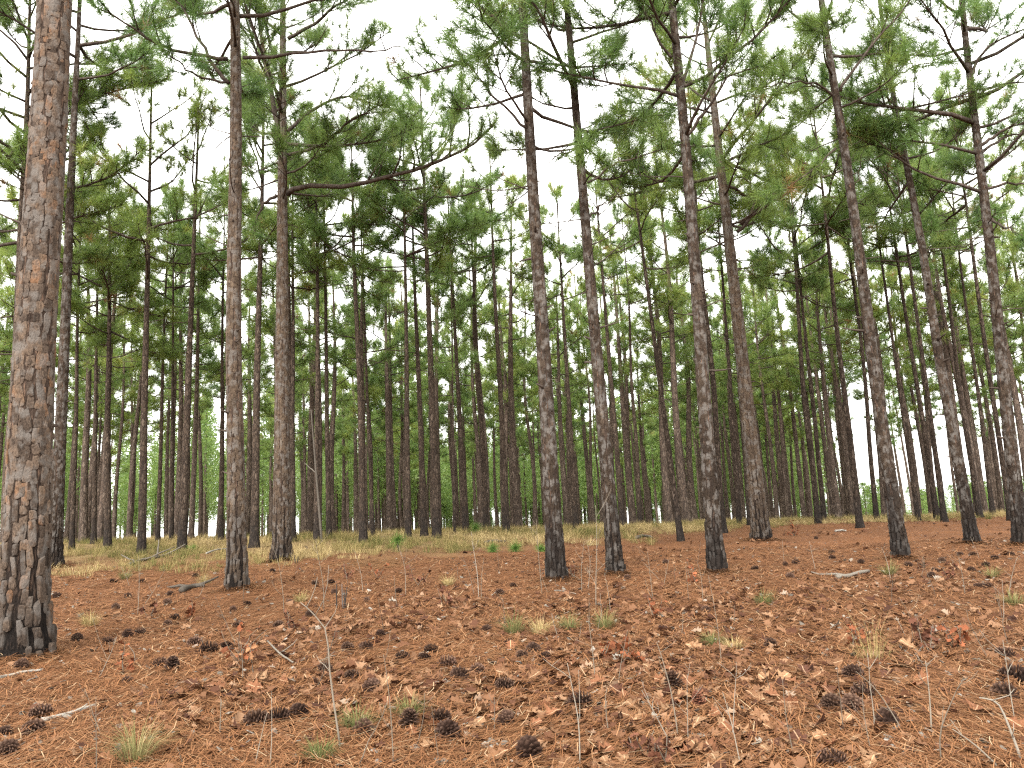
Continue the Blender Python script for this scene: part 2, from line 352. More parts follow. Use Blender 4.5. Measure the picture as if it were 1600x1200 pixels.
def crown_of(rng, axis, H, hb, Lmax, dens, twig, k, w, nsize, rtrunk, separate, dead=3, base_tint=.5, skip=None, tn=4, n=6):
    """limbs (each its own Acc if separate) and needle tufts of one pine"""
    limbs, T = [], []; one = Acc()
    nb = max(4, int((H - hb) * dens)); az = rng.uniform(0, 6.28)
    for q in range(nb):
        t = (q + rng.uniform(0, 1)) / nb; h = hb + (H - hb) * t * .97; az += 2.4 + rng.normal(0, .45)
        prof = (.62 + 1.5 * t if t < .25 else 1.0 - .85 * ((t - .25) / .75) ** 1.9)
        L = max(.35, Lmax * prof * rng.uniform(.55, 1.15))
        el = math.radians(2 + 52 * t ** 1.3) + rng.normal(0, .2)
        P = limb_path(rng, axis(h), az, el, L, 7 if separate else 5, .5, .16)
        a = Acc() if separate else one
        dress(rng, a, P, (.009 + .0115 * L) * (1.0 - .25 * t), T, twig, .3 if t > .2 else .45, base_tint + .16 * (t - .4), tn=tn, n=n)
        if separate: limbs.append(a)
    T.append((axis(H), np.array([0, 0, 1.0]), 1.2, base_tint + .15))
    for q in range(dead):
        h = hb - rng.uniform(.1, hb * .42); L = rng.uniform(.25, 1.3)
        P = limb_path(rng, axis(h), rng.uniform(0, 6.28), rng.uniform(-.2, .45), L, 5, .2, .2)
        a = Acc() if separate else one
        if L > .75: dress(rng, a, P, .014, [], .6, .5, bare=True)
        else: tube_cap(a, P, np.linspace(.016, .006, 5), 5)
        if separate: limbs.append(a)
    return limbs, one, T
def needles(acc, rng, T, k, w, nsize, m=0, brown=.012):
    pos = np.array([t[0] for t in T]); dr = np.array([t[1] for t in T]); sz = np.array([t[2] for t in T]) * nsize
    ti = np.clip([t[3] for t in T], .02, .92); ti = np.where(rng.uniform(0, 1, len(ti)) < brown, .98, ti)
    tufts(acc, rng, pos, dr, sz, ti, k, w, m)

def trunk_acc(rng, axis, H, r0, sides, step, rough, top=.035, flare=.46):
    hs = np.concatenate([[-.25, 0, .12, .3], np.arange(.6, H, step), [H]])
    P = np.array([axis(h) for h in hs]); hh = np.clip(hs, 0, None)
    R = r0 * (1 - .80 * (hh / H) ** 1.15) + r0 * flare * np.exp(-hh / .24); R = np.maximum(R, top * .6)
    wob = 1 + rough * rng.normal(0, 1, (len(hs), sides)); V, Q = tube(P, R, sides, wob)
    a = Acc(); a.add(V, None, Q); return a, (lambda h: float(np.interp(h, hs, R)))

def plate_shape(rng, nv=9):
    th = np.linspace(0, 2 * np.pi, nv, endpoint=False) + rng.normal(0, .12, nv)
    r = rng.uniform(.84, 1.16, nv); c, s = np.cos(th), np.sin(th)
    u = np.sign(c) * np.abs(c) ** .5 * r; v = np.sign(s) * np.abs(s) ** .45 * r
    k = rng.uniform(.62, .90, nv); du, dv = rng.normal(0, .07, 2)
    o = np.stack([u, v, np.full(nv, -.5)], -1); m = np.stack([u * .97, v * .97, rng.uniform(.45, .75, nv)], -1)
    i = np.stack([u * k + du, v * k + dv, rng.uniform(.8, 1.1, nv)], -1); ce = np.array([[du, dv, rng.uniform(.85, 1.15)]])
    V = np.vstack([o, m, i, ce]); j = np.arange(nv); j2 = (j + 1) % nv
    Q = np.vstack([np.stack([j, j2, nv + j2, nv + j], -1), np.stack([nv + j, nv + j2, 2 * nv + j2, 2 * nv + j], -1)])
    T = np.stack([2 * nv + j, 2 * nv + j2, np.full(nv, 3 * nv)], -1)
    return V, T, Q
PLATES = [plate_shape(np.random.default_rng(100 + q), 9) for q in range(24)]
def plate_layout(rng, axis, rad_at, htop, pw, ph_lo, ph_hi, thick):
    """plates laid in jittered upright columns round the trunk: (centre, tangent, up, out, half width, half height, thickness, height)"""
    out = []; r_b = rad_at(1.0); nc = max(7, int(2 * np.pi * r_b / pw)); off = rng.uniform(0, 6.28)
    for c in range(nc):
        h = rng.uniform(-.1, .15)
        while h < htop:
            f = np.clip(h / 4.5, 0, 1); ph = (ph_lo * (1 - f) + ph_hi * f) * rng.uniform(.55, 1.55)
            hc = h + ph / 2; th = off + 2 * np.pi * (c + .25 * math.sin(hc * 2.1 + c * 2.2) + rng.normal(0, .16)) / nc
            R = rad_at(max(hc, 0)); wid = 2 * np.pi * R / nc
            up = nrm(axis(hc + .2) - axis(hc)); o = np.array([math.cos(th), math.sin(th), 0]); o = nrm(o - up * (o @ up)); tg = np.cross(up, o)
            gap = (1.14 - .40 * max(0, 1 - hc / 2.0)) * rng.uniform(.75, 1.2)
            tw = rng.normal(0, .11); tg2 = tg * math.cos(tw) + up * math.sin(tw); up2 = np.cross(o, tg2)
            lift = thick * (.50 + 1.3 * (1 - min(hc / 2.5, 1))) * rng.uniform(.6, 1.4)
            out.append((axis(hc) + o * R, tg2, up2, o, wid * gap / 2, ph * .54, lift, R, hc))
            if hc > 1.2 and rng.uniform() < .35:                                # a loose flake on top
                o2 = axis(hc + rng.normal(0, .05)) + (o * math.cos(.12) + tg * .12 * rng.normal()) * R
                out.append((o2, tg2, up2, o, wid * rng.uniform(.2, .4), ph * rng.uniform(.15, .35), lift * 1.55, R, hc))
            h += ph
    return out
def plate_verts(pl, V):
    c, tg, up, o, hw, hh, th, R, hc = pl
    u = V[:, 0] * hw; v = V[:, 1] * hh; w = V[:, 2] * th - u * u / (2 * R)
    return c + u[:, None] * tg + v[:, None] * up + w[:, None] * o

#  key: base px, base py, depth, trunk px width, second axis point, crown-base py, height, limb length, limbs per metre, twig factor, bark, label, custom limbs
# custom limb: (pixel points, depth offset at the tip, radius, tuft factor)
NEAR = [
 (34, 1022, 8.9, 80, 83, 0, -350, 25, 2.6, 1.6, 1.0, 'big', 'thickest pine with large rusty bark plates, at the far left edge', []),
 (370, 925, 14.1, 35, 368, 0, 110, 17.5, 3.0, 3.0, 1.1, 'pale', 'straight pale barked pine standing nearest, right of the thickest pine', [
   ([(380, 90), (450, 86), (520, 80), (585, 78), (625, 74)], -.6, .035, 0),
   ([(356, 92), (300, 85), (240, 64), (190, 30), (140, 2)], -1.2, .040, .9),
   ([(358, 130), (330, 100), (305, 50), (280, 10), (250, -30)], -.4, .040, .8),
   ([(356, 128), (310, 118), (285, 100), (255, 75)], -.8, .026, 1.0)]),
 (440, 880, 19.9, 33, 442, 0, 330, 16.5, 3.0, 2.6, 1.0, 'pale', 'pine with one long curved limb reaching far to the right', [
   ([(450, 303), (470, 292), (540, 291), (600, 280), (660, 262), (715, 240), (750, 215), (775, 190)], -1.5, .075, .85),
   ([(437, 215), (424, 150), (410, 60), (402, -60), (400, -120)], -.3, .075, .5),
   ([(450, 205), (490, 172), (535, 150), (590, 162), (650, 180)], 1.0, .05, 1.2),
   ([(450, 242), (505, 226), (545, 190), (600, 160)], -1.4, .045, 1.3),
   ([(432, 305), (412, 318), (402, 340), (396, 365)], -.3, .05, .4),
   ([(450, 60), (500, 30), (540, 0), (600, -20)], -1.0, .05, 1.2)]),
 (870, 908, 13.8, 32, 815, 0, 250, 15.5, 2.6, 2.1, .9, 'dark', 'dark scaly pine standing alone near the middle, bare to the top', [
   ([(822, 200), (780, 160), (745, 120), (720, 95)], -.5, .030, 1.1),
   ([(812, 60), (775, 30), (745, 5), (720, -20)], -.4, .035, 1.1)]),
 (960, 866, 14.6, 27, 885, 0, 300, 15.0, 2.4, 2.2, .9, 'dark', 'pine with a broken dead stub on its right side, right of the lone dark pine', [
   ([(922, 340), (940, 322), (955, 312), (968, 305)], -.2, .024, 0),
   ([(918, 285), (955, 262), (1000, 243), (1045, 228)], -.5, .026, .5),
   ([(897, 235), (870, 245), (848, 262)], -.3, .016, 0)]),
 (1120, 890, 14.0, 29, 1048, 0, 250, 16, 2.8, 2.4, 1.0, 'dark', 'blackened pine with flared foot, standing in front of the thick grey pine', [
   ([(1067, 215), (1100, 180), (1140, 120), (1200, 100)], -.6, .035, 1.0),
   ([(1060, 150), (1085, 70), (1100, 0), (1105, -50)], -.3, .035, .9),
   ([(1050, 90), (1020, 40), (990, -10)], -.6, .03, 1.0)]),
 (1190, 840, 20.8, 31, 1114, 150, 380, 15.5, 3.0, 2.8, 1.0, 'pale', 'thick grey pine with crooked limb, right of the blackened pine', [
   ([(1152, 362), (1172, 340), (1178, 312), (1168, 285), (1150, 272)], -.4, .05, .4),
   ([(1158, 352), (1190, 325), (1240, 296), (1292, 258)], -.8, .055, .6),
   ([(1140, 250), (1180, 230), (1220, 215), (1270, 180)], 0.5, .04, 1.2)]),
 (1408, 868, 15.2, 26, 1285, 0, 190, 15.5, 2.5, 2.0, .9, 'dark', 'strongly leaning slim pine with blackened foot, on the right', [
   ([(1313, 143), (1330, 110), (1372, 60), (1420, 5), (1440, -30)], -.5, .034, .7),
   ([(1303, 150), (1275, 132), (1230, 128), (1180, 140)], -.6, .026, 1.0),
   ([(1306, 232), (1275, 260), (1235, 290), (1195, 312)], -.6, .022, .6),
   ([(1335, 290), (1345, 262), (1343, 250)], -.2, .012, 0)]),
 (1520, 850, 17.5, 21, 1392, 100, 300, 13.8, 2.2, 2.2, .9, 'dark', 'slim pine with small tufted crown, between two leaning right hand pines', [
   ([(1405, 180), (1460, 185), (1508, 182)], -.3, .018, .4), ([(1402, 118), (1440, 100), (1490, 95)], -.4, .02, .9)]),
 (1597, 852, 17.0, 25, 1503, 0, 330, 15.5, 3.2, 2.4, 1.0, 'dark', 'dark pine with many curved limbs at the right edge', [
   ([(1517, 118), (1535, 85), (1570, 60), (1620, 40)], -.6, .04, .9), ([(1523, 150), (1560, 132), (1620, 128)], -.5, .04, .8),
   ([(1530, 232), (1565, 205), (1620, 180)], -.5, .045, .8), ([(1532, 240), (1570, 215), (1630, 205)], .8, .04, .8),
   ([(1540, 295), (1580, 285), (1640, 300)], -.6, .04, 1.0), ([(1545, 340), (1580, 360), (1630, 380)], -.6, .035, 1.1)]),
 (85, 892, 20.7, 24, 124, 0, 130, 17.5, 3.4, 2.8, 1.1, 'dark', 'dark pine close behind the thickest pine, on its right side', []),
]
MID = [
 (14, 885, 21.5, 22, 44, 100, 400, 17, 3.8, 3.2, 1.3, 'mid', 'pine half hidden behind the left side of the thickest pine'),
 (221, 875, 23.6, 16, 238, 100, 440, 14.8, 2.9, 1.8, .45, 'mid', 'sparse crowned slim pine standing behind the fallen branches'),
 (284, 868, 24.4, 17, 311, 170, 430, 13.6, 2.5, 1.8, .5, 'mid', 'sparse crowned slim pine right of the fallen branches'),
 (397, 864, 24.5, 17, 412, 200, 420, 15.5, 2.6, 2.2, .9, 'mid', 'slim pine seen between the pale pine and the long limbed pine'),
 (458, 850, 26.5, 11, 458, 500, 480, 14, 2.3, 2.3, .9, 'mid', 'narrow pine just right of the long limbed pine trunk'),
 (495, 850, 26.0, 12, 494, 500, 440, 14.0, 2.4, 2.4, 1.0, 'mid', 'pine with a thin dead pole leaning on its foot'),
 (514, 842, 28.0, 11, 509, 500, 420, 13.8, 2.4, 2.4, 1.0, 'mid', 'narrow pine right of the one with the leaning dead pole'),
 (568, 843, 25.5, 15, 553, 400, 430, 13.0, 2.5, 2.2, .9, 'mid', 'clean straight pine left of the green bottlebrush seedling'),
 (583, 838, 29.0, 8, 572, 560, 450, 12.5, 2.0, 2.3, .9, 'mid', 'thin pine close beside the clean straight pine, on its right'),
 (638, 848, 25.6, 12, 632, 350, 440, 13.0, 2.3, 2.2, .9, 'mid', 'pine just right of the green bottlebrush seedling'),
 (663, 835, 28.5, 13, 650, 500, 450, 12.8, 2.2, 2.3, .9, 'mid', 'middle one of three close pines right of the bottlebrush seedling'),
 (683, 848, 25.8, 16, 663, 300, 430, 15.0, 2.9, 2.6, 1.15, 'mid', 'pine with the tall rounded green crown that rises into open sky'),
 (711, 843, 26.5, 5, 707, 600, 600, 8.5, 1.2, 1.8, .8, 'mid', 'very thin young pine right of the tall rounded crown pine'),
 (728, 830, 30.5, 12, 710, 500, 480, 13.0, 2.3, 2.3, .9, 'mid', 'pine at the crest behind the very thin young pine'),
 (760, 828, 31.5, 11, 744, 500, 480, 13.0, 2.2, 2.3, .9, 'mid', 'pine on the crest behind the second green pine seedling'),
 (791, 830, 29.0, 13, 769, 350, 420, 14.2, 2.0, 2.2, .9, 'mid', 'slim pine with a narrow pale green pointed crown'),
 (900, 820, 32.0, 11, 881, 500, 480, 13.5, 2.3, 2.3, .9, 'mid', 'pine seen between the lone dark pine and the stubbed pine'),
 (973, 822, 30.0, 12, 947, 500, 440, 13.0, 2.4, 2.3, .9, 'mid', 'bent pine just behind the stubbed pine, on its right'),
 (1000, 815, 34.0, 9, 982, 500, 480, 13.0, 2.2, 2.3, .9, 'mid', 'thin pine on the crest right of the bent pine'),
 (1064, 847, 21.5, 12, 972, 150, 420, 11.8, 2.0, 2.0, .6, 'mid', 'thin leaning pine with wispy crown, left of the blackened pine'),
 (1130, 832, 24.0, 14, 1102, 500, 400, 14.0, 2.4, 2.3, .9, 'mid', 'pine half hidden behind the blackened pine'),
 (1155, 815, 30.0, 10, 1133, 500, 430, 14.0, 2.4, 2.3, .9, 'mid', 'pine partly hidden on the left of the thick grey pine'),
 (1172, 822, 27.5, 10, 1148, 500, 430, 13.5, 2.2, 2.3, .9, 'mid', 'pine trunk touching the left side of the thick grey pine'),
 (1278, 812, 29.0, 12, 1250, 500, 470, 14.0, 2.6, 2.4, 1.0, 'mid', 'left one of twin pines on the crest behind the red leaved bush'),
 (1288, 812, 30.0, 10, 1262, 560, 470, 14.0, 2.4, 2.4, 1.0, 'mid', 'right one of twin pines on the crest behind the red leaved bush'),
 (1344, 825, 24.5, 13, 1291, 350, 400, 13.6, 2.8, 2.4, 1.0, 'mid', 'pine standing beside the pale chip of wood, left of the strongly leaning pine'),
 (1370, 812, 29.5, 10, 1338, 500, 440, 14.0, 2.4, 2.3, .9, 'mid', 'pine on the crest left of the strongly leaning pine'),
 (1435, 812, 28.5, 9, 1390, 500, 420, 13.5, 2.4, 2.3, .9, 'mid', 'pine on the crest right of the strongly leaning pine'),
 (1465, 812, 29.0, 11, 1417, 500, 420, 13.8, 2.5, 2.3, .9, 'mid', 'left one of a close pair of pines against the bright gap'),
 (1476, 815, 26.5, 11, 1433, 500, 420, 13.5, 2.5, 2.3, .9, 'mid', 'right one of a close pair of pines against the bright gap'),
 (1531, 808, 29.0, 11, 1487, 500, 400, 14.0, 2.6, 2.3, .9, 'mid', 'pine behind the slim tufted pine near the right edge'),
 (1552, 810, 30.0, 9, 1513, 500, 400, 14.0, 2.6, 2.3, .9, 'mid', 'narrower pine right of the one behind the slim tufted pine'),
 (1580, 818, 25.0, 11, 1535, 500, 400, 14.0, 2.6, 2.3, .9, 'mid', 'pine just left of the dark many limbed pine'),
 (168, 862, 27.0, 14, 171, 450, 560, 12.6, 2.4, 2.6, 1.3, 'mid', 'dense dark crowned pine left of the sparse crowned pines'),
 (112, 866, 27.0, 10, 119, 600, 520, 13.0, 2.4, 2.4, 1.1, 'mid', 'pine in the grass right of the dark pine behind the thickest one'),
 (146, 860, 30.0, 10, 150, 600, 540, 13.0, 2.4, 2.4, 1.1, 'mid', 'pine just left of the dense dark crowned pine'),
 (246, 857, 30.0, 9, 256, 550, 500, 13.0, 2.3, 2.3, .9, 'mid', 'pine seen between the two sparse crowned pines, left one of two'),
 (268, 857, 31.0, 9, 270, 550, 500, 13.0, 2.3, 2.3, .9, 'mid', 'pine seen between the two sparse crowned pines, right one of two'),
 (345, 852, 31.0, 10, 348, 550, 480, 13.0, 2.3, 2.3, .9, 'mid', 'pine just left of the pale barked pine trunk'),
]
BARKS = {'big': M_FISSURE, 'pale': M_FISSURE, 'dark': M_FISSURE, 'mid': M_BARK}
PG = 'pines standing in front of the crest'
def axis_maker(rng, base, top2, H):
    d = top2 - base; d = d / d[2]                                            # per metre of height
    a1, a2, f1, f2 = rng.normal(0, .022), rng.normal(0, .022), rng.uniform(.5, .9), rng.uniform(.5, .9)
    p1 = rng.uniform(0, 6)
    def ax(h):                                                               # local to the base
        wv = min(max(h, 0) / 4, 1)
        return np.array([d[0] * h + a1 * (math.sin(f1 * h + p1) - math.sin(p1)) * wv, d[1] * h + a2 * math.sin(f2 * h) * wv, h])
    return ax
for row_i, row in enumerate(NEAR + [r + ([],) for r in MID]):
    bx, by, D, w, x2, y2, cby, H, Lm, dens, twig, bark, label, customs = row
    rng = np.random.default_rng(500 + row_i)
    base = at(bx, by, D); base[2] = gh(base[0], base[1])
    top2 = at(x2, y2, D)
    ax = axis_maker(rng, base, top2, H)
    # crown base: height on the trunk that projects to the row cby
    hb = H * .6
    for _ in range(40):
        pp = proj(base + ax(hb))[1]; hb += (pp - cby) * D / FPX * .5
        hb = float(np.clip(hb, 1.0, H - 2.5))
    r0 = w / FPX * D / 2 * (.80 if bark == 'big' else .78)
    near = bark != 'mid'
    root = thing('pine_tree', label, 'pine tree', base, PG)
    ta, rad_at = trunk_acc(rng, ax, H, r0, 24 if near else 12, .18 if near else .4, .012 if near else .025)
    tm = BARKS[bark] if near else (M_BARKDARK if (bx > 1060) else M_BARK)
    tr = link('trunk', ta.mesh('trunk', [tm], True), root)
    if near:
        htop = {'big': 8.6}.get(bark, min(H - 1.5, D * .78))
        pw, p1, p2, th = {'big': (.078, .20, .12, .015), 'pale': (.062, .15, .09, .012), 'dark': (.055, .14, .085, .012)}[bark]
        L = plate_layout(rng, ax, rad_at, htop, pw, p1, p2, th)
        pm = {'big': M_PLATE1S, 'pale': M_PLATEB, 'dark': M_PLATED}[bark]
        singles = []
        if bark == 'big':
            sc_ = []
            for q, pl in enumerate(L):
                v = EYE - (base + pl[0]); fac = (pl[3] @ nrm(v)); px_, py_ = proj(base + pl[0])
                ok = fac > .12 and 0 < px_ < 1600 and -5 < py_ < 1030
                sc_.append(fac * pl[4] * pl[5] / (v @ v) if ok else -1)
            order = np.argsort(sc_)[::-1][:300]; singles = set(int(o) for o in order if sc_[o] > 0)
        acc = Acc()
        for q, pl in enumerate(L):
            V, T, Q = PLATES[rng.integers(24)]
            if q in singles:
                continue
            lo = min(max(pl[8], 0) / 2.2, 1)
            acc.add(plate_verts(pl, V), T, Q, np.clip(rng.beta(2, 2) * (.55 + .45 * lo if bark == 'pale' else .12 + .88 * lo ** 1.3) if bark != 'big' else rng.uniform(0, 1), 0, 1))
        tag(link('bark_flakes', acc.mesh('bark_flakes', [pm]), tr), kind='stuff')
        if singles:
            pms = []
            for V, T, Q in PLATES:
                a = Acc(); W = V.copy(); W[:, 2] -= (V[:, 0] * .045) ** 2 / (2 * .26) / .02 * 1.0
                a.add(W, T, Q); pms.append(a.mesh('bark_plate', [M_PLATE1]))
            for q in sorted(singles):
                c, tg, up, o, hw, hh, tk, R, hc = L[q]
                ob = link('bark_plate', pms[rng.integers(24)], tr)
                ob.matrix_local = Matrix(((tg[0] * hw, up[0] * hh, o[0] * tk, c[0]), (tg[1] * hw, up[1] * hh, o[1] * tk, c[1]), (tg[2] * hw, up[2] * hh, o[2] * tk, c[2]), (0, 0, 0, 1)))
    k, nw, ns = (48, .0098, .43) if near else (46, .0120, .43)
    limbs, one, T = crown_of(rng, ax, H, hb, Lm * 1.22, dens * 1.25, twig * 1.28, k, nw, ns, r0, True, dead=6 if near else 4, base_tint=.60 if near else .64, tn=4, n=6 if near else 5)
    for pts, doff, lr, tf in customs:
        n_ = 12; P = np.array([at(px, py, D + doff * q / (len(pts) - 1)) for q, (px, py) in enumerate(pts)]) - base
        a = Acc(); P = smooth_path(P, n_)
        P[1:] += rng.normal(0, .02, (n_ - 1, 3))
        dress(rng, a, P, lr, T, max(tf, .25), .35, .58, bare=(tf == 0), n=8)
        limbs.append(a)
    if near:
        for q in range(9):
            h = rng.uniform(1.8, max(2.5, hb)); az = rng.uniform(0, 6.28); P = limb_path(rng, ax(h) + np.array([math.cos(az), math.sin(az), 0]) * rad_at(h) * .8, az, rng.uniform(-.2, .6), rng.uniform(.07, .2) if q else .4, 4, .1, .1)
            a = Acc(); tube_cap(a, P, np.array([.030, .022, .016, .012]) * rng.uniform(.6, 1.2), 6); link('branch_stub', a.mesh('branch_stub', [M_LIMB], True), tr)
    for a in limbs: link('branch', a.mesh('branch', [M_LIMB], True), root)
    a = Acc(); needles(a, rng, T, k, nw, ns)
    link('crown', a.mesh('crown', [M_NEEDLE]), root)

# far pines: eight kinds, copied one by one
KINDS = []
for q in range(9):
    rng = np.random.default_rng(900 + q)
    H = rng.uniform(13, 16); c1, c2, f1 = rng.normal(0, .12), rng.normal(0, .12), rng.uniform(.25, .5)
    ax = lambda h, c1=c1, c2=c2, f1=f1: np.array([c1 * math.sin(f1 * h), c2 * math.sin(f1 * 1.3 * h), h])
    ta, ra = trunk_acc(rng, ax, H, rng.uniform(.13, .18), 9, .7, .03)
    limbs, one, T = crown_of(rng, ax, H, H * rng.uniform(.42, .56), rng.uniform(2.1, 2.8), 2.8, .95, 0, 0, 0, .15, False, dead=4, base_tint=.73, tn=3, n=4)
    needles(one, rng, T, 28, .018, .48, 1, .01)
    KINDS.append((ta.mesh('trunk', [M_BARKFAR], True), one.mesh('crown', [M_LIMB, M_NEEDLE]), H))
placed = [(p[0], p[1]) for p in (at(r[0], r[1], r[2]) for r in NEAR + MID)]
rng = np.random.default_rng(31); far = []
tries = 0
while len(far) < 240 and tries < 60000:
    tries += 1
    a = math.radians(rng.uniform(-37, 36)); D = 29 + 52 * math.sqrt(rng.uniform(0, 1)) * rng.uniform(.35, 1)
    x, y = D * math.tan(a), D
    px = 800 + FPX * math.tan(a)
    if a > math.radians(20) and D > 50 and rng.uniform() < .75: continue
    if a < math.radians(-12) and D > 44 and rng.uniform() < .45: continue
    if any((x - u) ** 2 + (y - v) ** 2 < 2.0 ** 2 for u, v in placed): continue
    placed.append((x, y)); far.append((x, y))
SHORT = [(-9999, 'left edge'), (36, 'thickest pine'), (368, 'pale barked pine'), (440, 'long limbed pine'), (858, 'lone dark pine'), (948, 'stubbed pine'), (1105, 'blackened pine'), (1175, 'thick grey pine'), (1390, 'strongly leaning pine'), (1497, 'slim tufted pine'), (1580, 'many limbed pine'), (9999, 'right edge')]
LAB = {}; bins = {}
for u, (x, y) in enumerate(far):
    px = proj((x, y, gh(x, y) + 1.5))[0]; b_ = max(q for q in range(len(SHORT) - 1) if SHORT[q][0] <= px); bins.setdefault(b_, []).append((y, px, u))
ORD = ['first', 'second', 'third', 'fourth', 'fifth', 'sixth']
for b_, lst in bins.items():
    lst.sort(); A_, B_ = SHORT[b_][1], SHORT[b_ + 1][1]; nn = min(len(lst), 6 if SHORT[b_ + 1][0] - SHORT[b_][0] > 150 else 3)
    for o_, (y, px, u) in enumerate(sorted(lst[:nn], key=lambda v: v[1])):
        LAB[u] = f'{ORD[o_]} from left among stoutest far trunks between {A_} and {B_}'
    for y, px, u in lst[nn:]: LAB[u] = f'thin far pine trunk in the crowd between {A_} and {B_}'
for u, (x, y) in enumerate(far):
    q = rng.integers(len(KINDS)); tm, cm, H = KINDS[q]
    root = thing('pine_tree', LAB[u], 'pine tree', (x, y, gh(x, y)), 'slender pines crowded beyond the crest', rng.uniform(0, 6.28))
    s = rng.uniform(.85, 1.12); root.scale = (s * rng.uniform(.85, 1.15), s * rng.uniform(.85, 1.15), s)
    root.rotation_euler = (rng.normal(0, .012), rng.normal(0, .012), rng.uniform(0, 6.28))
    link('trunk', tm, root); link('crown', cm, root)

# the wood beyond, one mass
rng = np.random.default_rng(77); acc = Acc(); LOW = []
for q in range(5):
    a = Acc(); H = rng.uniform(13.5, 16); hb = H * rng.uniform(.32, .48)
    V, Q = tube(np.array([[0, 0, -.5], [0, 0, H * .5], [0, 0, H]]), np.array([.16, .12, .04]), 5); a.add(V, None, Q, .5, 0)
    n = 560; t = rng.uniform(0, 1, n) ** .9; h = hb + (H - hb) * t; r = (2.3 * (1.05 - t) + .2) * np.sqrt(rng.uniform(.05, 1, n)); th = rng.uniform(0, 6.28, n)
    c = np.stack([r * np.cos(th), r * np.sin(th), h], -1); kk = 3
    clump = np.repeat(c, kk, 0) + rng.normal(0, .12, (n * kk, 3)); d = nrm(rng.normal(0, 1, (n * kk, 3)) + [0, 0, .4]); pr = nrm(np.cross(d, rng.normal(0, 1, (n * kk, 3)))) * .05
    V = np.stack([clump - pr, clump + pr, clump + d * rng.uniform(.3, .65, (n * kk, 1))], 1).reshape(-1, 3)
    ti = np.repeat(np.clip(.76 + rng.normal(0, .13, n), .1, .93), kk * 3)
    a.add(V, np.arange(len(V)).reshape(-1, 3), None, ti, 1)
    LOW.append((np.concatenate(a.V), a.T[0], a.Q[0], np.concatenate(a.tt)))
cnt = 0
for _ in range(9000):
    if cnt >= 860: break
    a = math.radians(rng.uniform(-40, 40)); D = math.sqrt(rng.uniform(78 ** 2, 150 ** 2))
    s = rng.uniform(.8, 1.1) if cnt < 660 else rng.uniform(.25, .48)
    if a > math.radians(20.5):
        if D < 105: continue
        s = min(s, rng.uniform(.3, .46))
    elif a < math.radians(-14) and rng.uniform() < .5: continue
    x, y = D * math.sin(a), D * math.cos(a); V, T, Q, tt = LOW[rng.integers(5)]
    r = rng.uniform(0, 6.28); cr, sr = math.cos(r), math.sin(r)
    sx = s if s > .6 else s * 1.9
    W = np.stack([(V[:, 0] * cr - V[:, 1] * sr) * sx + x, (V[:, 0] * sr + V[:, 1] * cr) * sx + y, V[:, 2] * s + gh(x, y)], -1)
    n0 = acc.n; acc.V.append(W); acc.tt.append(tt); acc.T.append(T + n0); acc.tm.append(np.full(len(T), 1)); acc.Q.append(Q + n0); acc.qm.append(np.zeros(len(Q))); acc.n += len(W); cnt += 1
tag(link('distant_woods', acc.mesh('distant_woods', [M_BARKFAR, M_NEEDLE])), 'pale green mass of distant pine woods seen between the trunks', 'woods', None, 'stuff')

# ------------------------------------------------------------------ forest floor: straw, leaves, grass
def frame_of(x, y):
    e = .05; n = np.stack([-(gh(x + e, y) - gh(x - e, y)) / (2 * e), -(gh(x, y + e) - gh(x, y - e)) / (2 * e), np.ones_like(x)], -1)
    return nrm(n)
rng = np.random.default_rng(11)
n = 110000
y = 3.6 * (19 / 3.6) ** rng.uniform(0, 1, n); x = y * rng.uniform(-.68, .66, n)
th = rng.uniform(0, np.pi, n) * .75 + .9 * np.sin(x * 1.3 + y * .8) + .2
ln = rng.uniform(.13, .27, n); cv = rng.normal(0, .12, n)
s = np.array([-.5, 0, .5])
dx = np.cos(th), np.sin(th)
cx = x[:, None] + ln[:, None] * s * dx[0][:, None] - cv[:, None] * ln[:, None] * (s * s * 4 - 1)[None] * dx[1][:, None] * .5
cy = y[:, None] + ln[:, None] * s * dx[1][:, None] + cv[:, None] * ln[:, None] * (s * s * 4 - 1)[None] * dx[0][:, None] * .5
lift = rng.exponential(.012, n)[:, None] + rng.normal(0, .10, n)[:, None] * ln[:, None] * s + .004
cz = gh(cx, cy) + np.clip(lift, .002, .12)
w = (.0013 + .00022 * y)[:, None]
Pm = np.stack([cx, cy, cz], -1); sd_ = np.stack([-dx[1], dx[0], np.zeros(n)], -1)[:, None] * w[..., None]
nb_ = 9000; bi = rng.integers(0, len(NEAR), nb_)                     # straw heaped against the feet of the pines
_b = np.array([at(r[0], r[1], r[2])[:2] for r in NEAR]); _r = np.array([r[3] / FPX * r[2] / 2 for r in NEAR])
_a = rng.uniform(0, 2 * np.pi, nb_); _d = _r[bi] * .95 + np.abs(rng.normal(0, .16, nb_))
_c = _b[bi] + np.stack([np.cos(_a), np.sin(_a)], -1) * _d[:, None]; _t = _a + np.pi / 2 + rng.normal(0, .6, nb_); _l = rng.uniform(.12, .24, nb_)
_p = _c[:, None] + np.stack([np.cos(_t), np.sin(_t)], -1)[:, None] * (_l[:, None] * s)[..., None]
_z = gh(_p[..., 0], _p[..., 1]) + (.075 * np.exp(-np.clip(_d - _r[bi], 0, 9) / .13) * rng.uniform(.2, 1, nb_))[:, None] + .006
_w = (.0013 + .00022 * _c[:, 1])[:, None, None]
Pm = np.concatenate([Pm, np.concatenate([_p, _z[..., None]], -1)]); sd_ = np.concatenate([sd_, np.stack([-np.sin(_t), np.cos(_t), 0 * _t], -1)[:, None] * _w + np.zeros((nb_, 3, 3))] if sd_.shape[1] == 3 else [np.repeat(sd_, 3, 1), np.stack([-np.sin(_t), np.cos(_t), 0 * _t], -1)[:, None] * _w + np.zeros((nb_, 3, 3))])
n += nb_
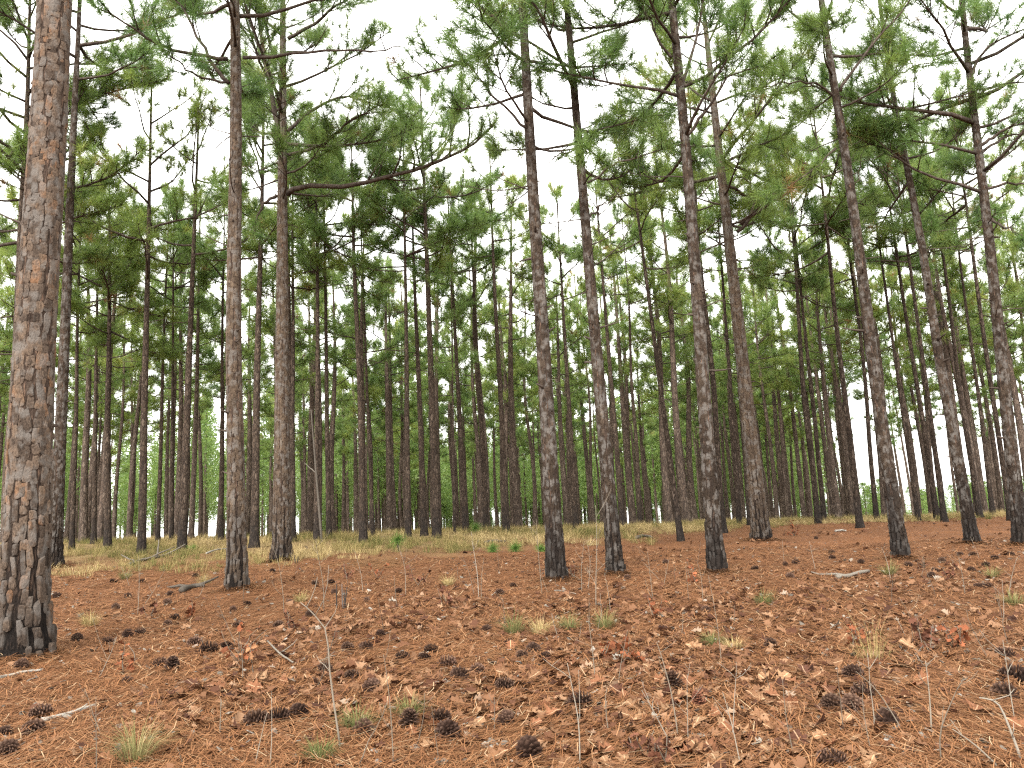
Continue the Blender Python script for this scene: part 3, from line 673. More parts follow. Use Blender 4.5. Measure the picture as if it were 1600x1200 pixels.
V = np.stack([Pm - sd_, Pm + sd_], 2).reshape(-1, 3)
b_ = np.arange(n)[:, None] * 6
Q = np.concatenate([b_ + np.array([[0, 1, 3, 2]]), b_ + np.array([[2, 3, 5, 4]])])
acc = Acc(); acc.add(V, None, Q, np.repeat(np.clip(rng.normal(.58, .2, n), 0, 1), 6))
tag(link('pine_straw', acc.mesh('pine_straw', [M_STRAW])), 'orange brown pine straw covering the forest floor', 'pine straw', None, 'stuff')

CG = 'pine cones scattered over the pine straw'
FARC = 'small dark pine cone lying far back between the trunks'
CONE = [(120, 1001, 1.0, 'pine cone just right of the thickest pine, beside a dry grass tuft'), (169, 1005, .85, 'small cone below the dry grass tuft near the thickest pine'),
 (200, 995, 1.0, 'left cone of a touching pair behind the leaning twigs, right of the thickest pine'), (220, 991, .95, 'right cone of a touching pair behind the leaning twigs, right of the thickest pine'),
 (303, 1008, .95, 'leftmost of three cones lying below the pale barked pine'), (325, 1020, 1.1, 'middle and lowest of three cones below the pale barked pine'), (355, 1013, .9, 'rightmost of three cones below the pale barked pine, by the red oak seedling'),
 (373, 980, .95, 'single cone straight in front of the pale barked pine'), (250, 1040, .9, 'left cone of a pair left of the red oak seedling'), (269, 1047, 1.1, 'upright right cone of a pair left of the red oak seedling'), (200, 1065, .6, 'very small cone among straw, above the grey stick'),
 (34, 1044, 1.0, 'flat cone in front of the thickest pine, behind the short pale stick'), (61, 1121, 1.1, 'cone at the left end of the grey stick, upper of two'), (50, 1147, 1.1, 'cone below the left end of the grey stick, lower of two'),
 (12, 1182, 1.15, 'cone cut by the left edge near the bottom corner'), (5, 1150, .8, 'greyish cone at the very left edge above the corner cone'),
 (402, 1133, 1.15, 'leftmost cone of a row of three big cones at lower left'), (437, 1127, 1.05, 'middle cone of a row of three big cones at lower left'), (466, 1118, 1.05, 'rightmost cone of a row of three big cones at lower left'),
 (542, 1016, .95, 'round dark cone, left of a close pair right of the bent bare stem'), (571, 1015, .9, 'cone on its side, right of a close pair right of the bent bare stem'), (594, 994, .85, 'cone lying behind the close pair, right of the bent bare stem'),
 (630, 1031, .9, 'left cone of three behind the central cluster'), (673, 1019, .85, 'upper right cone of three behind the central cluster'), (662, 1031, .85, 'lower middle cone of three behind the central cluster'),
 (700, 1041, 1.0, 'upper cone of the central cluster of three'), (716, 1061, 1.1, 'lower cone of the central cluster of three'), (745, 1052, .9, 'right cone of the central cluster of three'),
 (797, 1009, .8, 'cone just below the greenish central grass tuft'), (834, 1019, .95, 'top cone of a heap of three, right of the central grass tuft'), (814, 1029, .8, 'left cone of a heap of three, right of the central grass tuft'), (852, 1029, .8, 'right cone of a heap of three, right of the central grass tuft'),
 (509, 1049, .95, 'cone right behind the bent bare stem'), (550, 1060, .95, 'cone between the bent bare stem and the spiky cone'), (581, 1079, 1.1, 'spiky pale tipped cone alone right of the bent bare stem'), (787, 1076, 1.0, 'reddish dark round cone alone right of the central cluster'),
 (639, 1135, 1.0, 'upright cone under the arching green grass blades'), (691, 1129, .95, 'cone among tan leaves, second from the arching grass'), (701, 1154, 1.15, 'large spiky cone below the one among tan leaves'), (568, 1146, .95, 'cone half hidden in grass by the foot of the bent bare stem'),
 (791, 1130, 1.05, 'long pale tipped cone lying sideways above the biggest cone'), (827, 1182, 1.35, 'biggest cone, with pale scale tips, at the bottom centre'), (905, 1103, 1.1, 'cone behind the forked thin stem at bottom centre'),
 (1053, 1077, 1.15, 'dark upright cone beside a thin stem, right of centre'), (1102, 955, .8, 'small cone among leaf litter in front of the blackened pine'), (1204, 1011, .85, 'lone cone on open straw right of the small tufts'),
 (1332, 1060, 1.05, 'uppermost of four cones at lower right'), (1349, 1088, 1.0, 'right hand cone of four at lower right, above a pair'), (1298, 1108, 1.05, 'left end cone of the lowest pair at lower right'), (1332, 1111, 1.1, 'right end cone of the lowest pair at lower right'),
 (1386, 1130, 1.0, 'cone in straw below the group of four at lower right'), (1570, 1027, 1.0, 'cone near the right edge among leaf litter'), (1594, 1070, 1.4, 'large cone cut by the right edge'), (1568, 1091, 1.1, 'greyish cone left of the large one at the right edge'), (1299, 1196, 1.0, 'cone cut by the bottom edge right of centre'),
 (1456, 902, .95, 'lower cone of a close pair right of the strongly leaning pine'), (1461, 894, .8, 'upper cone of a close pair right of the strongly leaning pine'), (1519, 893, .9, 'cone straight below the slim tufted pine'), (1529, 919, .9, 'left cone of a pair below the slim tufted pine'), (1541, 918, .8, 'right cone of a pair below the slim tufted pine'),
 (781, 928, .9, 'upper cone left of the lone dark pine, larger of two'), (802, 917, .7, 'smaller of two cones left of the lone dark pine'), (761, 986, .75, 'faded cone left of the greenish central grass tuft'), (895, 1104, .7, 'small cone tucked left of the cone behind the forked stem')]
for px, py in [(181, 951), (200, 933), (89, 933), (177, 910), (266, 930), (261, 944), (387, 946), (273, 968), (262, 978), (306, 901), (222, 910), (453, 944), (436, 979), (364, 954), (425, 894), (492, 913), (573, 940), (623, 926), (522, 927), (517, 912),
               (434, 980), (484, 963), (1235, 903), (1300, 864), (1300, 873), (1227, 883), (1244, 881), (1472, 878), (1555, 874), (1180, 890), (1345, 880), (1540, 885), (1580, 868), (980, 905), (1040, 880), (1500, 868), (1420, 885), (1275, 842), (1520, 868)]:
    CONE.append((px, py, .85, FARC))
CONE.append((1092, 1104, 1.0, 'reddish closed weathered cone, right of the dark upright cone'))

def leaf_shape(rng, lobes=3):
    k = 8; t = np.linspace(0, 1, k)
    wd = np.array([.03, .10, .30, .17, .42, .2, .30, .02]) * rng.uniform(.8, 1.2, k)
    wd2 = np.array([.03, .10, .30, .17, .42, .2, .30, .02]) * rng.uniform(.8, 1.2, k)
    c1, c2, c3 = rng.uniform(-.5, 1.4), rng.uniform(-.5, .5), rng.normal(0, .25)
    zz = lambda u, t: c1 * u * u * 1.6 + c2 * (t - .4) ** 2 + c3 * u * (t - .5) + .03 * np.sin(9 * t + 8 * u)
    mid = np.stack([t - .5, 0 * t, zz(0 * t, t)], -1)
    tl = t + .10 * (wd > .25); l = np.stack([tl - .5, wd, zz(wd, t)], -1); r = np.stack([t + .10 * (wd2 > .25) - .5, -wd2, zz(-wd2, t)], -1)
    V = np.vstack([mid, l, r]); i = np.arange(k - 1)
    Q = np.vstack([np.stack([i, i + 1, k + i + 1, k + i], -1), np.stack([i, 2 * k + i, 2 * k + i + 1, i + 1], -1)])
    return V, Q
LEAVES = [leaf_shape(np.random.default_rng(60 + q)) for q in range(14)]
cl = [(700, 935, .6), (640, 960, .6), (590, 985, .4), (460, 990, .5), (390, 1060, .45), (430, 1010, .4), (560, 1100, .4), (900, 1000, .5), (1090, 950, .7), (1010, 965, .6), (1150, 1080, .45),
      (1300, 1045, .5), (1450, 980, .8), (1520, 1000, .7), (1380, 985, .7), (1000, 1165, .35), (1090, 1190, .35), (1280, 1085, .35), (700, 1100, .4), (800, 1075, .4), (1000, 1060, .5),
      (1060, 1030, .5), (1180, 1020, .6), (960, 1040, .4), (540, 1065, .4), (330, 1100, .4), (1240, 1150, .4), (900, 940, .8), (1330, 930, .8), (1560, 935, .9), (1480, 905, 1.0), (880, 1130, .4)]
cc = np.array([(*at(px, py)[:2], s_) for px, py, s_ in cl])
rng = np.random.default_rng(12)
n = 5800; pick = rng.integers(0, len(cc), n); fromc = rng.uniform(0, 1, n) < .84
yb = 3.9 * (22 / 3.9) ** rng.uniform(0, 1, n); xb = yb * np.where(rng.uniform(0, 1, n) < .62, rng.uniform(-.05, .66, n), rng.uniform(-.66, .05, n))
x = np.where(fromc, cc[pick, 0] + rng.normal(0, 1, n) * cc[pick, 2] * 1.15, xb); y = np.where(fromc, cc[pick, 1] + rng.normal(0, 1, n) * cc[pick, 2] * 1.15, yb)
_y = rng.uniform(8.5, 27, 3000); _x = _y * np.where(rng.uniform(0, 1, 3000) < .7, rng.uniform(0, .66, 3000), rng.uniform(-.6, .1, 3000))
_k = (np.sin(_x * 1.1 + 2) * np.sin(_y * .9 + _x * .4) + rng.normal(0, .5, 3000)) > .15; x = np.concatenate([x, _x[_k]]); y = np.concatenate([y, _y[_k]])
cpx = np.array([at(q_[0], q_[1])[:2] for q_ in CONE])
ok = (y > 3.7) & (np.min((x[:, None] - cpx[:, 0]) ** 2 + (y[:, None] - cpx[:, 1]) ** 2, 1) > .012); x, y = x[ok], y[ok]; n = len(x)
N3 = nrm(frame_of(x, y) + rng.normal(0, .42, (n, 3)) * np.where(rng.uniform(0, 1, (n, 1)) < .3, 1.6, .75)); N3[:, 2] = np.abs(N3[:, 2])
th = rng.uniform(0, 2 * np.pi, n); e = nrm(np.stack([np.cos(th), np.sin(th), 0 * th], -1)); ex = nrm(e - N3 * (e * N3).sum(-1, keepdims=True)); ey = np.cross(N3, ex)
sz = np.clip(rng.lognormal(math.log(.076), .32, n), .03, .15)
tc = np.clip(rng.beta(2.0, 1.7, n), 0, 1)
pos = np.stack([x, y, gh(x, y) + .008 + sz * .16 * rng.uniform(.3, 1.4, n)], -1)
v_ = pos - EYE; dz = np.linalg.norm(v_, axis=1); px_ = np.array([proj(p) for p in pos])
show = sz / dz * ((px_[:, 0] > 0) & (px_[:, 0] < 1600) & (px_[:, 1] < 1200))
single = set(np.argsort(show)[::-1][:250].tolist())
acc = Acc(); shape = rng.integers(0, 14, n)
LCOL = [('dark', (.062, .028, .018), 'dark brown fallen oak leaf lying on the pine straw near the viewer'), ('russet', (.13, .058, .030), 'russet fallen oak leaf lying on the pine straw near the viewer'),
        ('tan', (.13, .068, .036), 'tan fallen oak leaf lying on the pine straw near the viewer'), ('pale', (.17, .10, .056), 'pale yellowish fallen oak leaf lying on the pine straw near the viewer')]
LM = []
for nm, c_, lb in LCOL:
    m, nt, b = mat(nm + '_oak_leaf', .75)
    nz = noise(nt, coord(nt), 9, 5); sp = noise(nt, coord(nt), 40, 3)
    oi = nt.nodes.new('ShaderNodeObjectInfo').outputs['Random']
    c = mixc(nt, 1.0, ramp(nt, oi, [(0, tuple(v * .8 for v in c_)), (1, tuple(v * 1.2 for v in c_))]), ramp(nt, nz, [(.3, (.7, .64, .6)), (.6, (1.1, 1.08, 1.05))]), 'MULTIPLY')
    c = mixc(nt, ramp(nt, sp, [(.64, (0, 0, 0)), (.7, (.6, .6, .6))]), c, (.07, .035, .022))
    rib = mth(nt, 'ABSOLUTE', sepz(nt, coord(nt))[1]); c = mixc(nt, ramp(nt, rib, [(.010, (.45, .45, .45)), (.03, (0, 0, 0))]), c, (.52, .36, .22))
    nt.links.new(c, b.inputs['Base Color']); bump(nt, b, nz, .5, .05)
    LM.append([bpy.data.meshes.new('x') and None for _ in range(0)])
    row = []
    for V, Q in LEAVES:
        a = Acc(); a.add(V, None, Q); row.append(a.mesh('oak_leaf', [m], True))
    LM[-1] = row
for me in [m for m in bpy.data.meshes if m.name.startswith('x') and m.users == 0]: bpy.data.meshes.remove(me)
for q in range(n):
    V, Q = LEAVES[shape[q]]; s_ = sz[q]
    if q in single:
        ci = int(np.clip((tc[q] - .08) * 4.6, 0, 3)); o = link('oak_leaf', LM[ci][shape[q]])
        X_, Y_, Z_ = ex[q] * s_, ey[q] * s_, N3[q] * s_
        o.matrix_world = Matrix([(X_[k], Y_[k], Z_[k], pos[q][k]) for k in range(3)] + [(0, 0, 0, 1)])
        tag(o, LCOL[ci][2], 'leaf', LCOL[ci][0] + ' oak leaves scattered over the near pine straw')
    else:
        acc.add(pos[q] + s_ * (V[:, :1] * ex[q] + V[:, 1:2] * ey[q] + V[:, 2:] * N3[q]), None, Q, np.clip(tc[q] + rng.normal(0, .05), 0, 1))
tag(link('leaf_litter', acc.mesh('leaf_litter', [M_LEAF], True)), 'brown oak leaf litter strewn across the pine straw', 'leaf litter', None, 'stuff')

# small chips of bark and wood
rng = np.random.default_rng(13); acc = Acc(); n = 1500
y = 3.8 * (20 / 3.8) ** rng.uniform(0, 1, n); x = y * rng.uniform(-.66, .66, n)
for q in range(n):
    V, T, Q = PLATES[rng.integers(24)]; s_ = rng.uniform(.010, .034); a = rng.uniform(0, 6.28); ca, sa = math.cos(a), math.sin(a); tl = rng.normal(0, .35, 2)
    W = V * [s_, s_ * rng.uniform(.4, .9), .004]; W[:, 2] += W[:, 0] * tl[0] + W[:, 1] * tl[1]
    acc.add(np.stack([W[:, 0] * ca - W[:, 1] * sa + x[q], W[:, 0] * sa + W[:, 1] * ca + y[q], W[:, 2] + gh(x[q], y[q]) + .012], -1), T, Q, rng.beta(1.3, 1.8))
tag(link('bark_chips', acc.mesh('bark_chips', [M_DEADWOOD])), 'small grey chips of bark and wood on the pine straw', 'bark chips', None, 'stuff')

def blades(acc, rng, c, n, ln, spread, w, tint, droop=.55, up=1.0, m=0):
    a = rng.uniform(0, 6.28, n); l = ln * rng.uniform(.5, 1.15, n); out = rng.uniform(.15, 1.0, n) * droop
    d = np.stack([np.cos(a) * out, np.sin(a) * out, np.full(n, up)], -1); d = nrm(d)
    b0 = c + np.stack([np.cos(a), np.sin(a), 0 * a], -1) * (spread * rng.uniform(0, 1, n) ** .7)[:, None] * .5
    p1 = b0 + d * (l * .5)[:, None]; d2 = nrm(d + np.stack([np.cos(a), np.sin(a), np.full(n, -.55)], -1) * (out * 1.1)[:, None]); p2 = p1 + d2 * (l * .55)[:, None]
    sd = np.stack([-np.sin(a), np.cos(a), 0 * a], -1) * (w / 2)
    V = np.stack([b0 - sd, b0 + sd, p1 - sd * .8, p1 + sd * .8, p2], 1).reshape(-1, 3); i = np.arange(n)[:, None] * 5
    acc.add(V, np.concatenate([i + np.array([[2, 3, 4]])]), np.concatenate([i + np.array([[0, 1, 3, 2]])]), np.repeat(np.clip(tint + rng.normal(0, .2, n), 0, 1), 5), m)

# wiregrass along the crest
rng = np.random.default_rng(14); acc = Acc(); n = 0
while n < 2600:
    pxx = rng.uniform(-100, 1700); ymin = np.interp(pxx, [0, 80, 400, 700, 1000, 1200, 1600], [17.0, 17.0, 18.0, 19.5, 21, 25.5, 27.5])
    y = rng.uniform(ymin, 38); f = min((y - ymin) / 3, 1)
    if rng.uniform() > .15 + .85 * f: continue
    x = y * (pxx - 800) / FPX
    if pxx > 1150 and rng.uniform() < .3: continue
    if math.sin(x * .8 + 1) * math.sin(y * .55 + x * .3) < -.35 and rng.uniform() < .8: continue
    blades(acc, rng, np.array([x, y, gh(x, y) - .01]), 44, rng.uniform(.16, .34), rng.uniform(.2, .6), .008, np.clip(.48 + .28 * math.sin(x * .9 + y * .6) + rng.normal(0, .12), 0, 1), .8); n += 1
tag(link('dry_wiregrass', acc.mesh('dry_wiregrass', [M_STRAWGRASS])), 'tan wiregrass growing along the crest under the pines', 'grass', None, 'stuff')

# single tufts
TUFTS = [(140, 978, .26, .55, 'dry', 'dry grass tuft beside the small cone, right of the thickest pine'), (212, 1188, .30, .6, 'mix', 'bushy green and straw grass tuft at the bottom left'),
 (803, 990, .30, .4, 'mix', 'greenish grass tuft with a red leaf behind it, left of centre pair'), (845, 992, .24, .75, 'dry', 'dry grass tuft close to the right of the greenish tuft'),
 (890, 985, .24, .5, 'mix', 'left half of the wide pair of grass tufts right of centre'), (945, 982, .26, .45, 'mix', 'right half of the wide pair of grass tufts right of centre'),
 (1112, 1008, .18, .35, 'mix', 'small green tuft left of a browner small tuft'), (1146, 1014, .15, .75, 'dry', 'small brownish tuft right of a greener small tuft'),
 (1194, 945, .24, .35, 'mix', 'low green grass tuft in front of the thick grey pine'), (1390, 898, .30, .5, 'mix', 'grass tuft in front of the strongly leaning pine, by the grey log'),
 (1550, 902, .22, .55, 'mix', 'grass tuft in front of the slim tufted pine'), (1585, 945, .22, .5, 'mix', 'grass tuft near the right edge, below the dark many limbed pine'),
 (558, 1140, .20, .3, 'mix', 'green grass tuft at the foot of the bent bare stem'), (640, 1118, .18, .35, 'mix', 'green grass blades arching over a cone, lower left of centre'),
 (1362, 1030, .42, .95, 'tall', 'tall golden dead grass clump standing upright on the right'), (318, 912, .55, .95, 'tall', 'tall pale dry grass stalks just left of the pale barked pine'),
 (700, 915, .25, .7, 'dry', 'thin dry grass tuft behind the leaf heap left of centre'), (195, 905, .3, .5, 'mix', 'green grass tuft in front of the fallen branches'),
 (500, 1185, .16, .25, 'mix', 'short green sprout of grass at the bottom edge'), (470, 940, .2, .6, 'dry', 'small dry tuft between bare stems left of the leaf heap')]
for q, (px, py, ln, tn_, kd, lb) in enumerate(TUFTS):
    rng = np.random.default_rng(200 + q); c = at(px, py); a = Acc()
    if kd == 'tall':
        blades(a, rng, np.zeros(3), 34, ln, .2, .0035, .5, .40); blades(a, rng, np.zeros(3), 60, ln * .5, .3, .005, .5, 1.0)
    else: blades(a, rng, np.zeros(3), 190 if py > 960 else 120, ln, .17, .0045 if py > 960 else .007, tn_, 1.1)
    tag(link('grass_tuft', a.mesh('grass_tuft', [M_GREENGRASS if kd == 'mix' else M_STRAWGRASS]), None, (c[0], c[1], c[2] - .01)), lb, 'grass tuft', 'grass tufts growing through the pine straw')

# young longleaf pines, still tufts of needles
M_YOUNG = tinted('young_pine_needles', [(0, (.04, .09, .02)), (.5, (.085, .155, .032)), (1, (.16, .23, .06))], .6, .35)
for q, (px, py, hh, ln, lb) in enumerate([(622, 862, .30, .30, 'round bright green pine seedling on a short stem, in front of three close pines'), (744, 838, .28, .30, 'bright green pine seedling standing on the grassy crest'),
   (770, 863, .08, .26, 'low spreading green pine seedling, left one of a low pair'), (806, 862, .08, .28, 'low spreading green pine seedling, right one of a low pair'), (846, 862, .06, .22, 'low green pine seedling just left of the lone dark pine'),
   (372, 863, .08, .26, 'low green pine seedling between the pale barked pine and the long limbed one'), (300, 862, .08, .22, 'low green pine seedling in the grass behind the fallen branches')]):
    rng = np.random.default_rng(300 + q); c = at(px, py); r = thing('pine_seedling', lb, 'pine seedling', c, 'young pines in the grass')
    a = Acc(); tube_cap(a, [(0, 0, -.05), (0, .01, hh * .6), (.01, 0, hh + .04)], [.022, .02, .015], 6); link('stem', a.mesh('stem', [M_LIMB], True), r)
    a = Acc(); m_ = 9; dirs = nrm(np.vstack([[[0, 0, 1.0]], rng.normal(0, .8, (m_ - 1, 3)) + [0, 0, .25]]))
    tufts(a, rng, np.repeat([[0, 0, hh]], m_, 0) + dirs * .03, dirs, np.full(m_, ln), np.full(m_, .5) + rng.normal(0, .12, m_), 34, .007)
    link('needles', a.mesh('needles', [M_YOUNG]), r)

# ------------------------------------------------------------------ pine cones
def cone_mesh(seed, mt, open_=1.0):
    rng = np.random.default_rng(seed); a = Acc(); N = 84
    tube_cap(a, [(0, 0, -.46), (0, 0, -.3), (0, 0, 0), (0, 0, .3), (0, 0, .48)], [.08, .15, .17, .11, .03], 8, .12)
    for q in range(N):
        t = (q + .5) / N; az = q * 2.39996 + rng.normal(0, .06); z = -.47 + .93 * t
        R = .43 * math.sin(math.pi * (.16 + .80 * t)) ** .75 * open_ * rng.uniform(.9, 1.08)
        el = math.radians(-22 + 84 * t ** 1.2) + rng.normal(0, .07)
        o = np.array([math.cos(az), math.sin(az), 0]); d = o * math.cos(el) + np.array([0, 0, 1]) * math.sin(el); sd = np.array([-math.sin(az), math.cos(az), 0]); up = np.cross(d, sd); up = up if up[2] > 0 else -up
        p = np.array([0, 0, z - .06 * t]) + o * .07; L = max(R, .10); w = .062 + .035 * math.sin(math.pi * t)
        V = np.array([p - sd * w * .45, p + sd * w * .45, p + d * L * .8 + sd * w, p + d * L + up * .015, p + d * L * .8 - sd * w, p + d * L * .8 + up * .045, p + d * L * .75 - up * .022])
        T = [(0, 1, 5), (1, 2, 5), (2, 3, 5), (3, 4, 5), (4, 0, 5), (1, 0, 6), (2, 1, 6), (3, 2, 6), (4, 3, 6), (0, 4, 6)]
        tp = rng.uniform(.62, 1.0); a.add(V, T, None, [.15, .15, .5 * tp, .95 * tp, .5 * tp, .75 * tp, .3])
    return a.mesh('pine_cone', [mt])
CONES = [cone_mesh(q, M_CONE, o) for q, o in enumerate((1.0, .92, 1.08, .85))]; REDC = cone_mesh(9, M_REDCONE, .7)
rng = np.random.default_rng(15); seen = []
for q, (px, py, s_, lb) in enumerate(CONE):
    c = at(px, py); red = 'reddish closed' in lb
    o = link('pine_cone', REDC if red else CONES[rng.integers(4)]); S = .147 * s_ * rng.uniform(.94, 1.06)
    up = 'upright' in lb; tilt = (rng.uniform(.2, .5) if up else rng.uniform(1.2, 1.65)); rz = rng.uniform(0, 6.28)
    o.rotation_euler = (tilt, rng.uniform(0, 6.28) if False else 0, rz); o.scale = (S, S, S)
    o.location = (c[0], c[1], c[2] + S * (.27 if not up else .38) - .012)
    o.rotation_euler = (Matrix.Rotation(rz, 3, 'Z') @ Matrix.Rotation(tilt, 3, 'X') @ Matrix.Rotation(rng.uniform(0, 6.28), 3, 'Z')).to_euler()
    tag(o, lb, 'pine cone', CG if lb != FARC else 'small cones far back between the trunks')

# ------------------------------------------------------------------ bare saplings, oak seedlings, sticks
def px_path(pts, D=None, drift=0.0):
    b = at(*pts[0]) if D is None else at(*pts[0], D); d = b[1]
    return b, np.array([at(px, py, d + drift * q) - b for q, (px, py) in enumerate(pts)])
SAP = [([(533, 1170), (524, 1110), (516, 1040), (512, 985), (490, 955), (474, 940)], .011, 4, 'bent bare stem with a crooked top, left of centre'), ([(615, 1197), (612, 1120), (607, 1060), (602, 1020)], .006, 2, 'thin straight bare stem at the bottom, right of the bent stem'),
 ([(422, 1197), (424, 1150), (423, 1090)], .005, 1, 'thin bare stem in front of the row of three big cones'), ([(748, 936), (746, 900), (741, 866), (737, 845)], .010, 4, 'leaning grey bare stem, tallest of the clump left of the lone dark pine'), ([(752, 936), (752, 905), (756, 872)], .007, 3, 'shorter bare stem in the clump left of the lone dark pine'),
 ([(741, 930), (733, 895), (722, 868)], .006, 3, 'left leaning bare stem in the clump left of the lone dark pine'), ([(847, 928), (843, 885), (840, 845), (838, 810)], .010, 3, 'bare stem touching the left side of the lone dark pine'), ([(856, 926), (848, 905), (842, 880)], .006, 1, 'short slanting twig at the foot of the lone dark pine'),
 ([(506, 955), (506, 925), (503, 895), (497, 865), (495, 845)], .010, 5, 'bare stem with knotty side twigs, below the leaning dead pole'), ([(444, 960), (442, 920), (436, 880), (426, 850)], .008, 4, 'thin bare stem in front of the long limbed pine'),
 ([(906, 1198), (904, 1130), (893, 1070), (886, 1035)], .007, 1, 'forked thin stem at the bottom, left fork'), ([(906, 1130), (905, 1080), (903, 1045)], .005, 0, 'short straight twig of the forked stem at the bottom'),
 ([(931, 950), (931, 900), (932, 850), (930, 790)], .012, 4, 'tall pale bare stem left of the stubbed pine'), ([(954, 956), (951, 925), (945, 895)], .006, 2, 'small bare stem right of the tall pale one'), ([(909, 925), (908, 885), (912, 845)], .008, 4, 'twiggy bare stem between lone dark pine and tall pale stem'),
 ([(919, 920), (922, 880), (918, 850)], .006, 4, 'second twiggy bare stem beside the tall pale stem'), ([(930, 1060), (925, 1010), (918, 960)], .006, 1, 'thin stem rising through the wide pair of grass tufts'), ([(1060, 1152), (1050, 1085), (1036, 1030), (1028, 1005)], .007, 2, 'pale thin stem crossing the dark upright cone'),
 ([(1052, 1170), (1020, 1110), (1000, 1075)], .006, 3, 'slanting twig at the foot of the pale thin stem'), ([(1075, 1160), (1072, 1100), (1070, 1050)], .005, 3, 'reddish twig right of the pale thin stem'), ([(1144, 1160), (1146, 1100), (1148, 1050)], .006, 3, 'straight pale twig below the small tufts'),
 ([(1128, 1045), (1124, 990), (1116, 935), (1110, 900)], .006, 2, 'thin stem between the small tufts and the blackened pine'), ([(1158, 1198), (1150, 1140), (1140, 1090)], .006, 3, 'twiggy stem at the bottom right of centre'), ([(1456, 1145), (1457, 1090), (1455, 1035)], .009, 3, 'grey upright stem at lower right'),
 ([(1470, 1190), (1462, 1140), (1474, 1085), (1481, 1055)], .007, 4, 'brown branching stem right of the grey upright one'), ([(1410, 1140), (1380, 1085), (1352, 1055)], .007, 2, 'stem slanting up to the left past the group of four cones'), ([(1360, 1170), (1350, 1110), (1350, 1070)], .005, 2, 'thin twig below the group of four cones'),
 ([(1597, 1190), (1580, 1140), (1562, 1100), (1535, 1092)], .013, 2, 'thick forked grey stem at the bottom right corner'), ([(1562, 1200), (1525, 1165), (1490, 1140)], .010, 1, 'grey stick leaning to the left in the bottom right corner'), ([(1508, 928), (1505, 895), (1500, 866)], .008, 4, 'bare stem on the straw below the slim tufted pine'),
 ([(1392, 905), (1392, 880), (1388, 855)], .007, 3, 'bare stem rising from the tuft by the grey log'), ([(1274, 890), (1270, 868), (1266, 846)], .007, 3, 'bare stem in front of the red leaved bush, on its right'), ([(215, 960), (216, 915), (214, 868)], .007, 3, 'bare stem in front of the fallen branches'), ([(225, 945), (238, 920), (250, 890)], .006, 4, 'twig leaning right in front of the fallen branches'),
 ([(1575, 935), (1576, 900), (1580, 870)], .008, 4, 'bare stem below the dark many limbed pine'), ([(1020, 935), (1016, 900), (1012, 862)], .007, 3, 'bare stem left of the blackened pine'), ([(1098, 940), (1096, 905), (1090, 880)], .006, 2, 'thin stem at the foot of the blackened pine'),
 ([(567, 925), (563, 895), (555, 868)], .007, 3, 'bare stem left of the young oak with russet leaves'), ([(634, 930), (632, 890), (625, 862)], .007, 4, 'crooked bare stem below the round pine seedling'), ([(790, 985), (788, 960), (786, 935)], .005, 2, 'thin twig left of the greenish central grass tuft'),
 ([(370, 1010), (352, 965), (340, 930)], .006, 3, 'leaning twig behind the red oak seedling'), ([(168, 1030), (160, 1000), (152, 960)], .005, 2, 'thin twig beside the dry grass tuft near the thickest pine'), ([(210, 1036), (213, 1020), (206, 1005)], .009, 0, 'short dark burnt twig right of the small cones'),
 ([(398, 1195), (402, 1160), (408, 1120)], .006, 0, 'pale straw coloured stalk in front of the leftmost big cone'), ([(686, 1190), (680, 1140), (676, 1100)], .004, 2, 'very thin stem below the large spiky cone'), ([(1240, 1180), (1228, 1120), (1222, 1060)], .006, 3, 'thin grey stem left of the lowest cone pair')]
for q, (pts, r, nt_, lb) in enumerate(SAP):
    rng = np.random.default_rng(400 + q); b, P = px_path(pts); P = smooth_path(P, 9); P[0, 2] -= .03; P[:, 1] += np.linspace(0, rng.normal(0, .08), 9)
    r = r * .62; L = np.linalg.norm(P[-1] - P[0]); tone = rng.uniform(.3, .85); a = Acc(); root = None
    tube_cap(a, P, np.linspace(r, r * .35, 9), 6, tone)
    if nt_: root = thing('bare_sapling', lb, 'sapling', b, 'bare saplings and stems on the forest floor'); link('stem', a.mesh('stem', [M_TWIG], True), root)
    else: tag(link('bare_sapling', a.mesh('bare_sapling', [M_TWIG], True), None, b), lb, 'sapling', 'bare saplings and stems on the forest floor')
    for z in range(nt_):
        i = rng.integers(2, 8); W = limb_path(rng, P[i], rng.uniform(0, 6.28), rng.uniform(.3, 1.1), L * rng.uniform(.15, .38), 4, .3, .25)
        a = Acc(); tube_cap(a, W, np.linspace(r * .45, r * .2, 4), 4, tone)
        if rng.uniform() < .5: tube_cap(a, limb_path(rng, W[2], rng.uniform(0, 6.28), rng.uniform(.3, 1), L * .12, 3, .3, .25), np.linspace(r * .3, r * .15, 3), 4, tone)
        link('twig', a.mesh('twig', [M_TWIG], True), root)

rng = np.random.default_rng(21)
for q in range(60):
    y_ = 5.0 * (16 / 5.0) ** rng.uniform(0, 1); x_ = y_ * rng.uniform(-.5, .6); b = np.array([x_, y_, gh(x_, y_)]); L = rng.uniform(.14, .5)
    P = limb_path(rng, np.array([0, 0, -.02]), rng.uniform(0, 6.28), rng.uniform(.9, 1.5), L, 6, .1, .14); a = Acc(); tn_ = rng.uniform(.05, .75); tube_cap(a, P, np.linspace(.0038, .0015, 6), 4, tn_)
    for z in range(rng.integers(0, 4)): tube_cap(a, limb_path(rng, P[rng.integers(2, 5)], rng.uniform(0, 6.28), rng.uniform(.3, 1.1), L * rng.uniform(.2, .45), 4, .2, .25), np.linspace(.0024, .001, 4), 3, tn_)
    tag(link('dead_stalk', a.mesh('dead_stalk', [M_TWIG], True), None, b), 'very thin dead stalk standing up out of the leaf litter', 'dead stalk', 'thin dead stalks in the leaf litter')

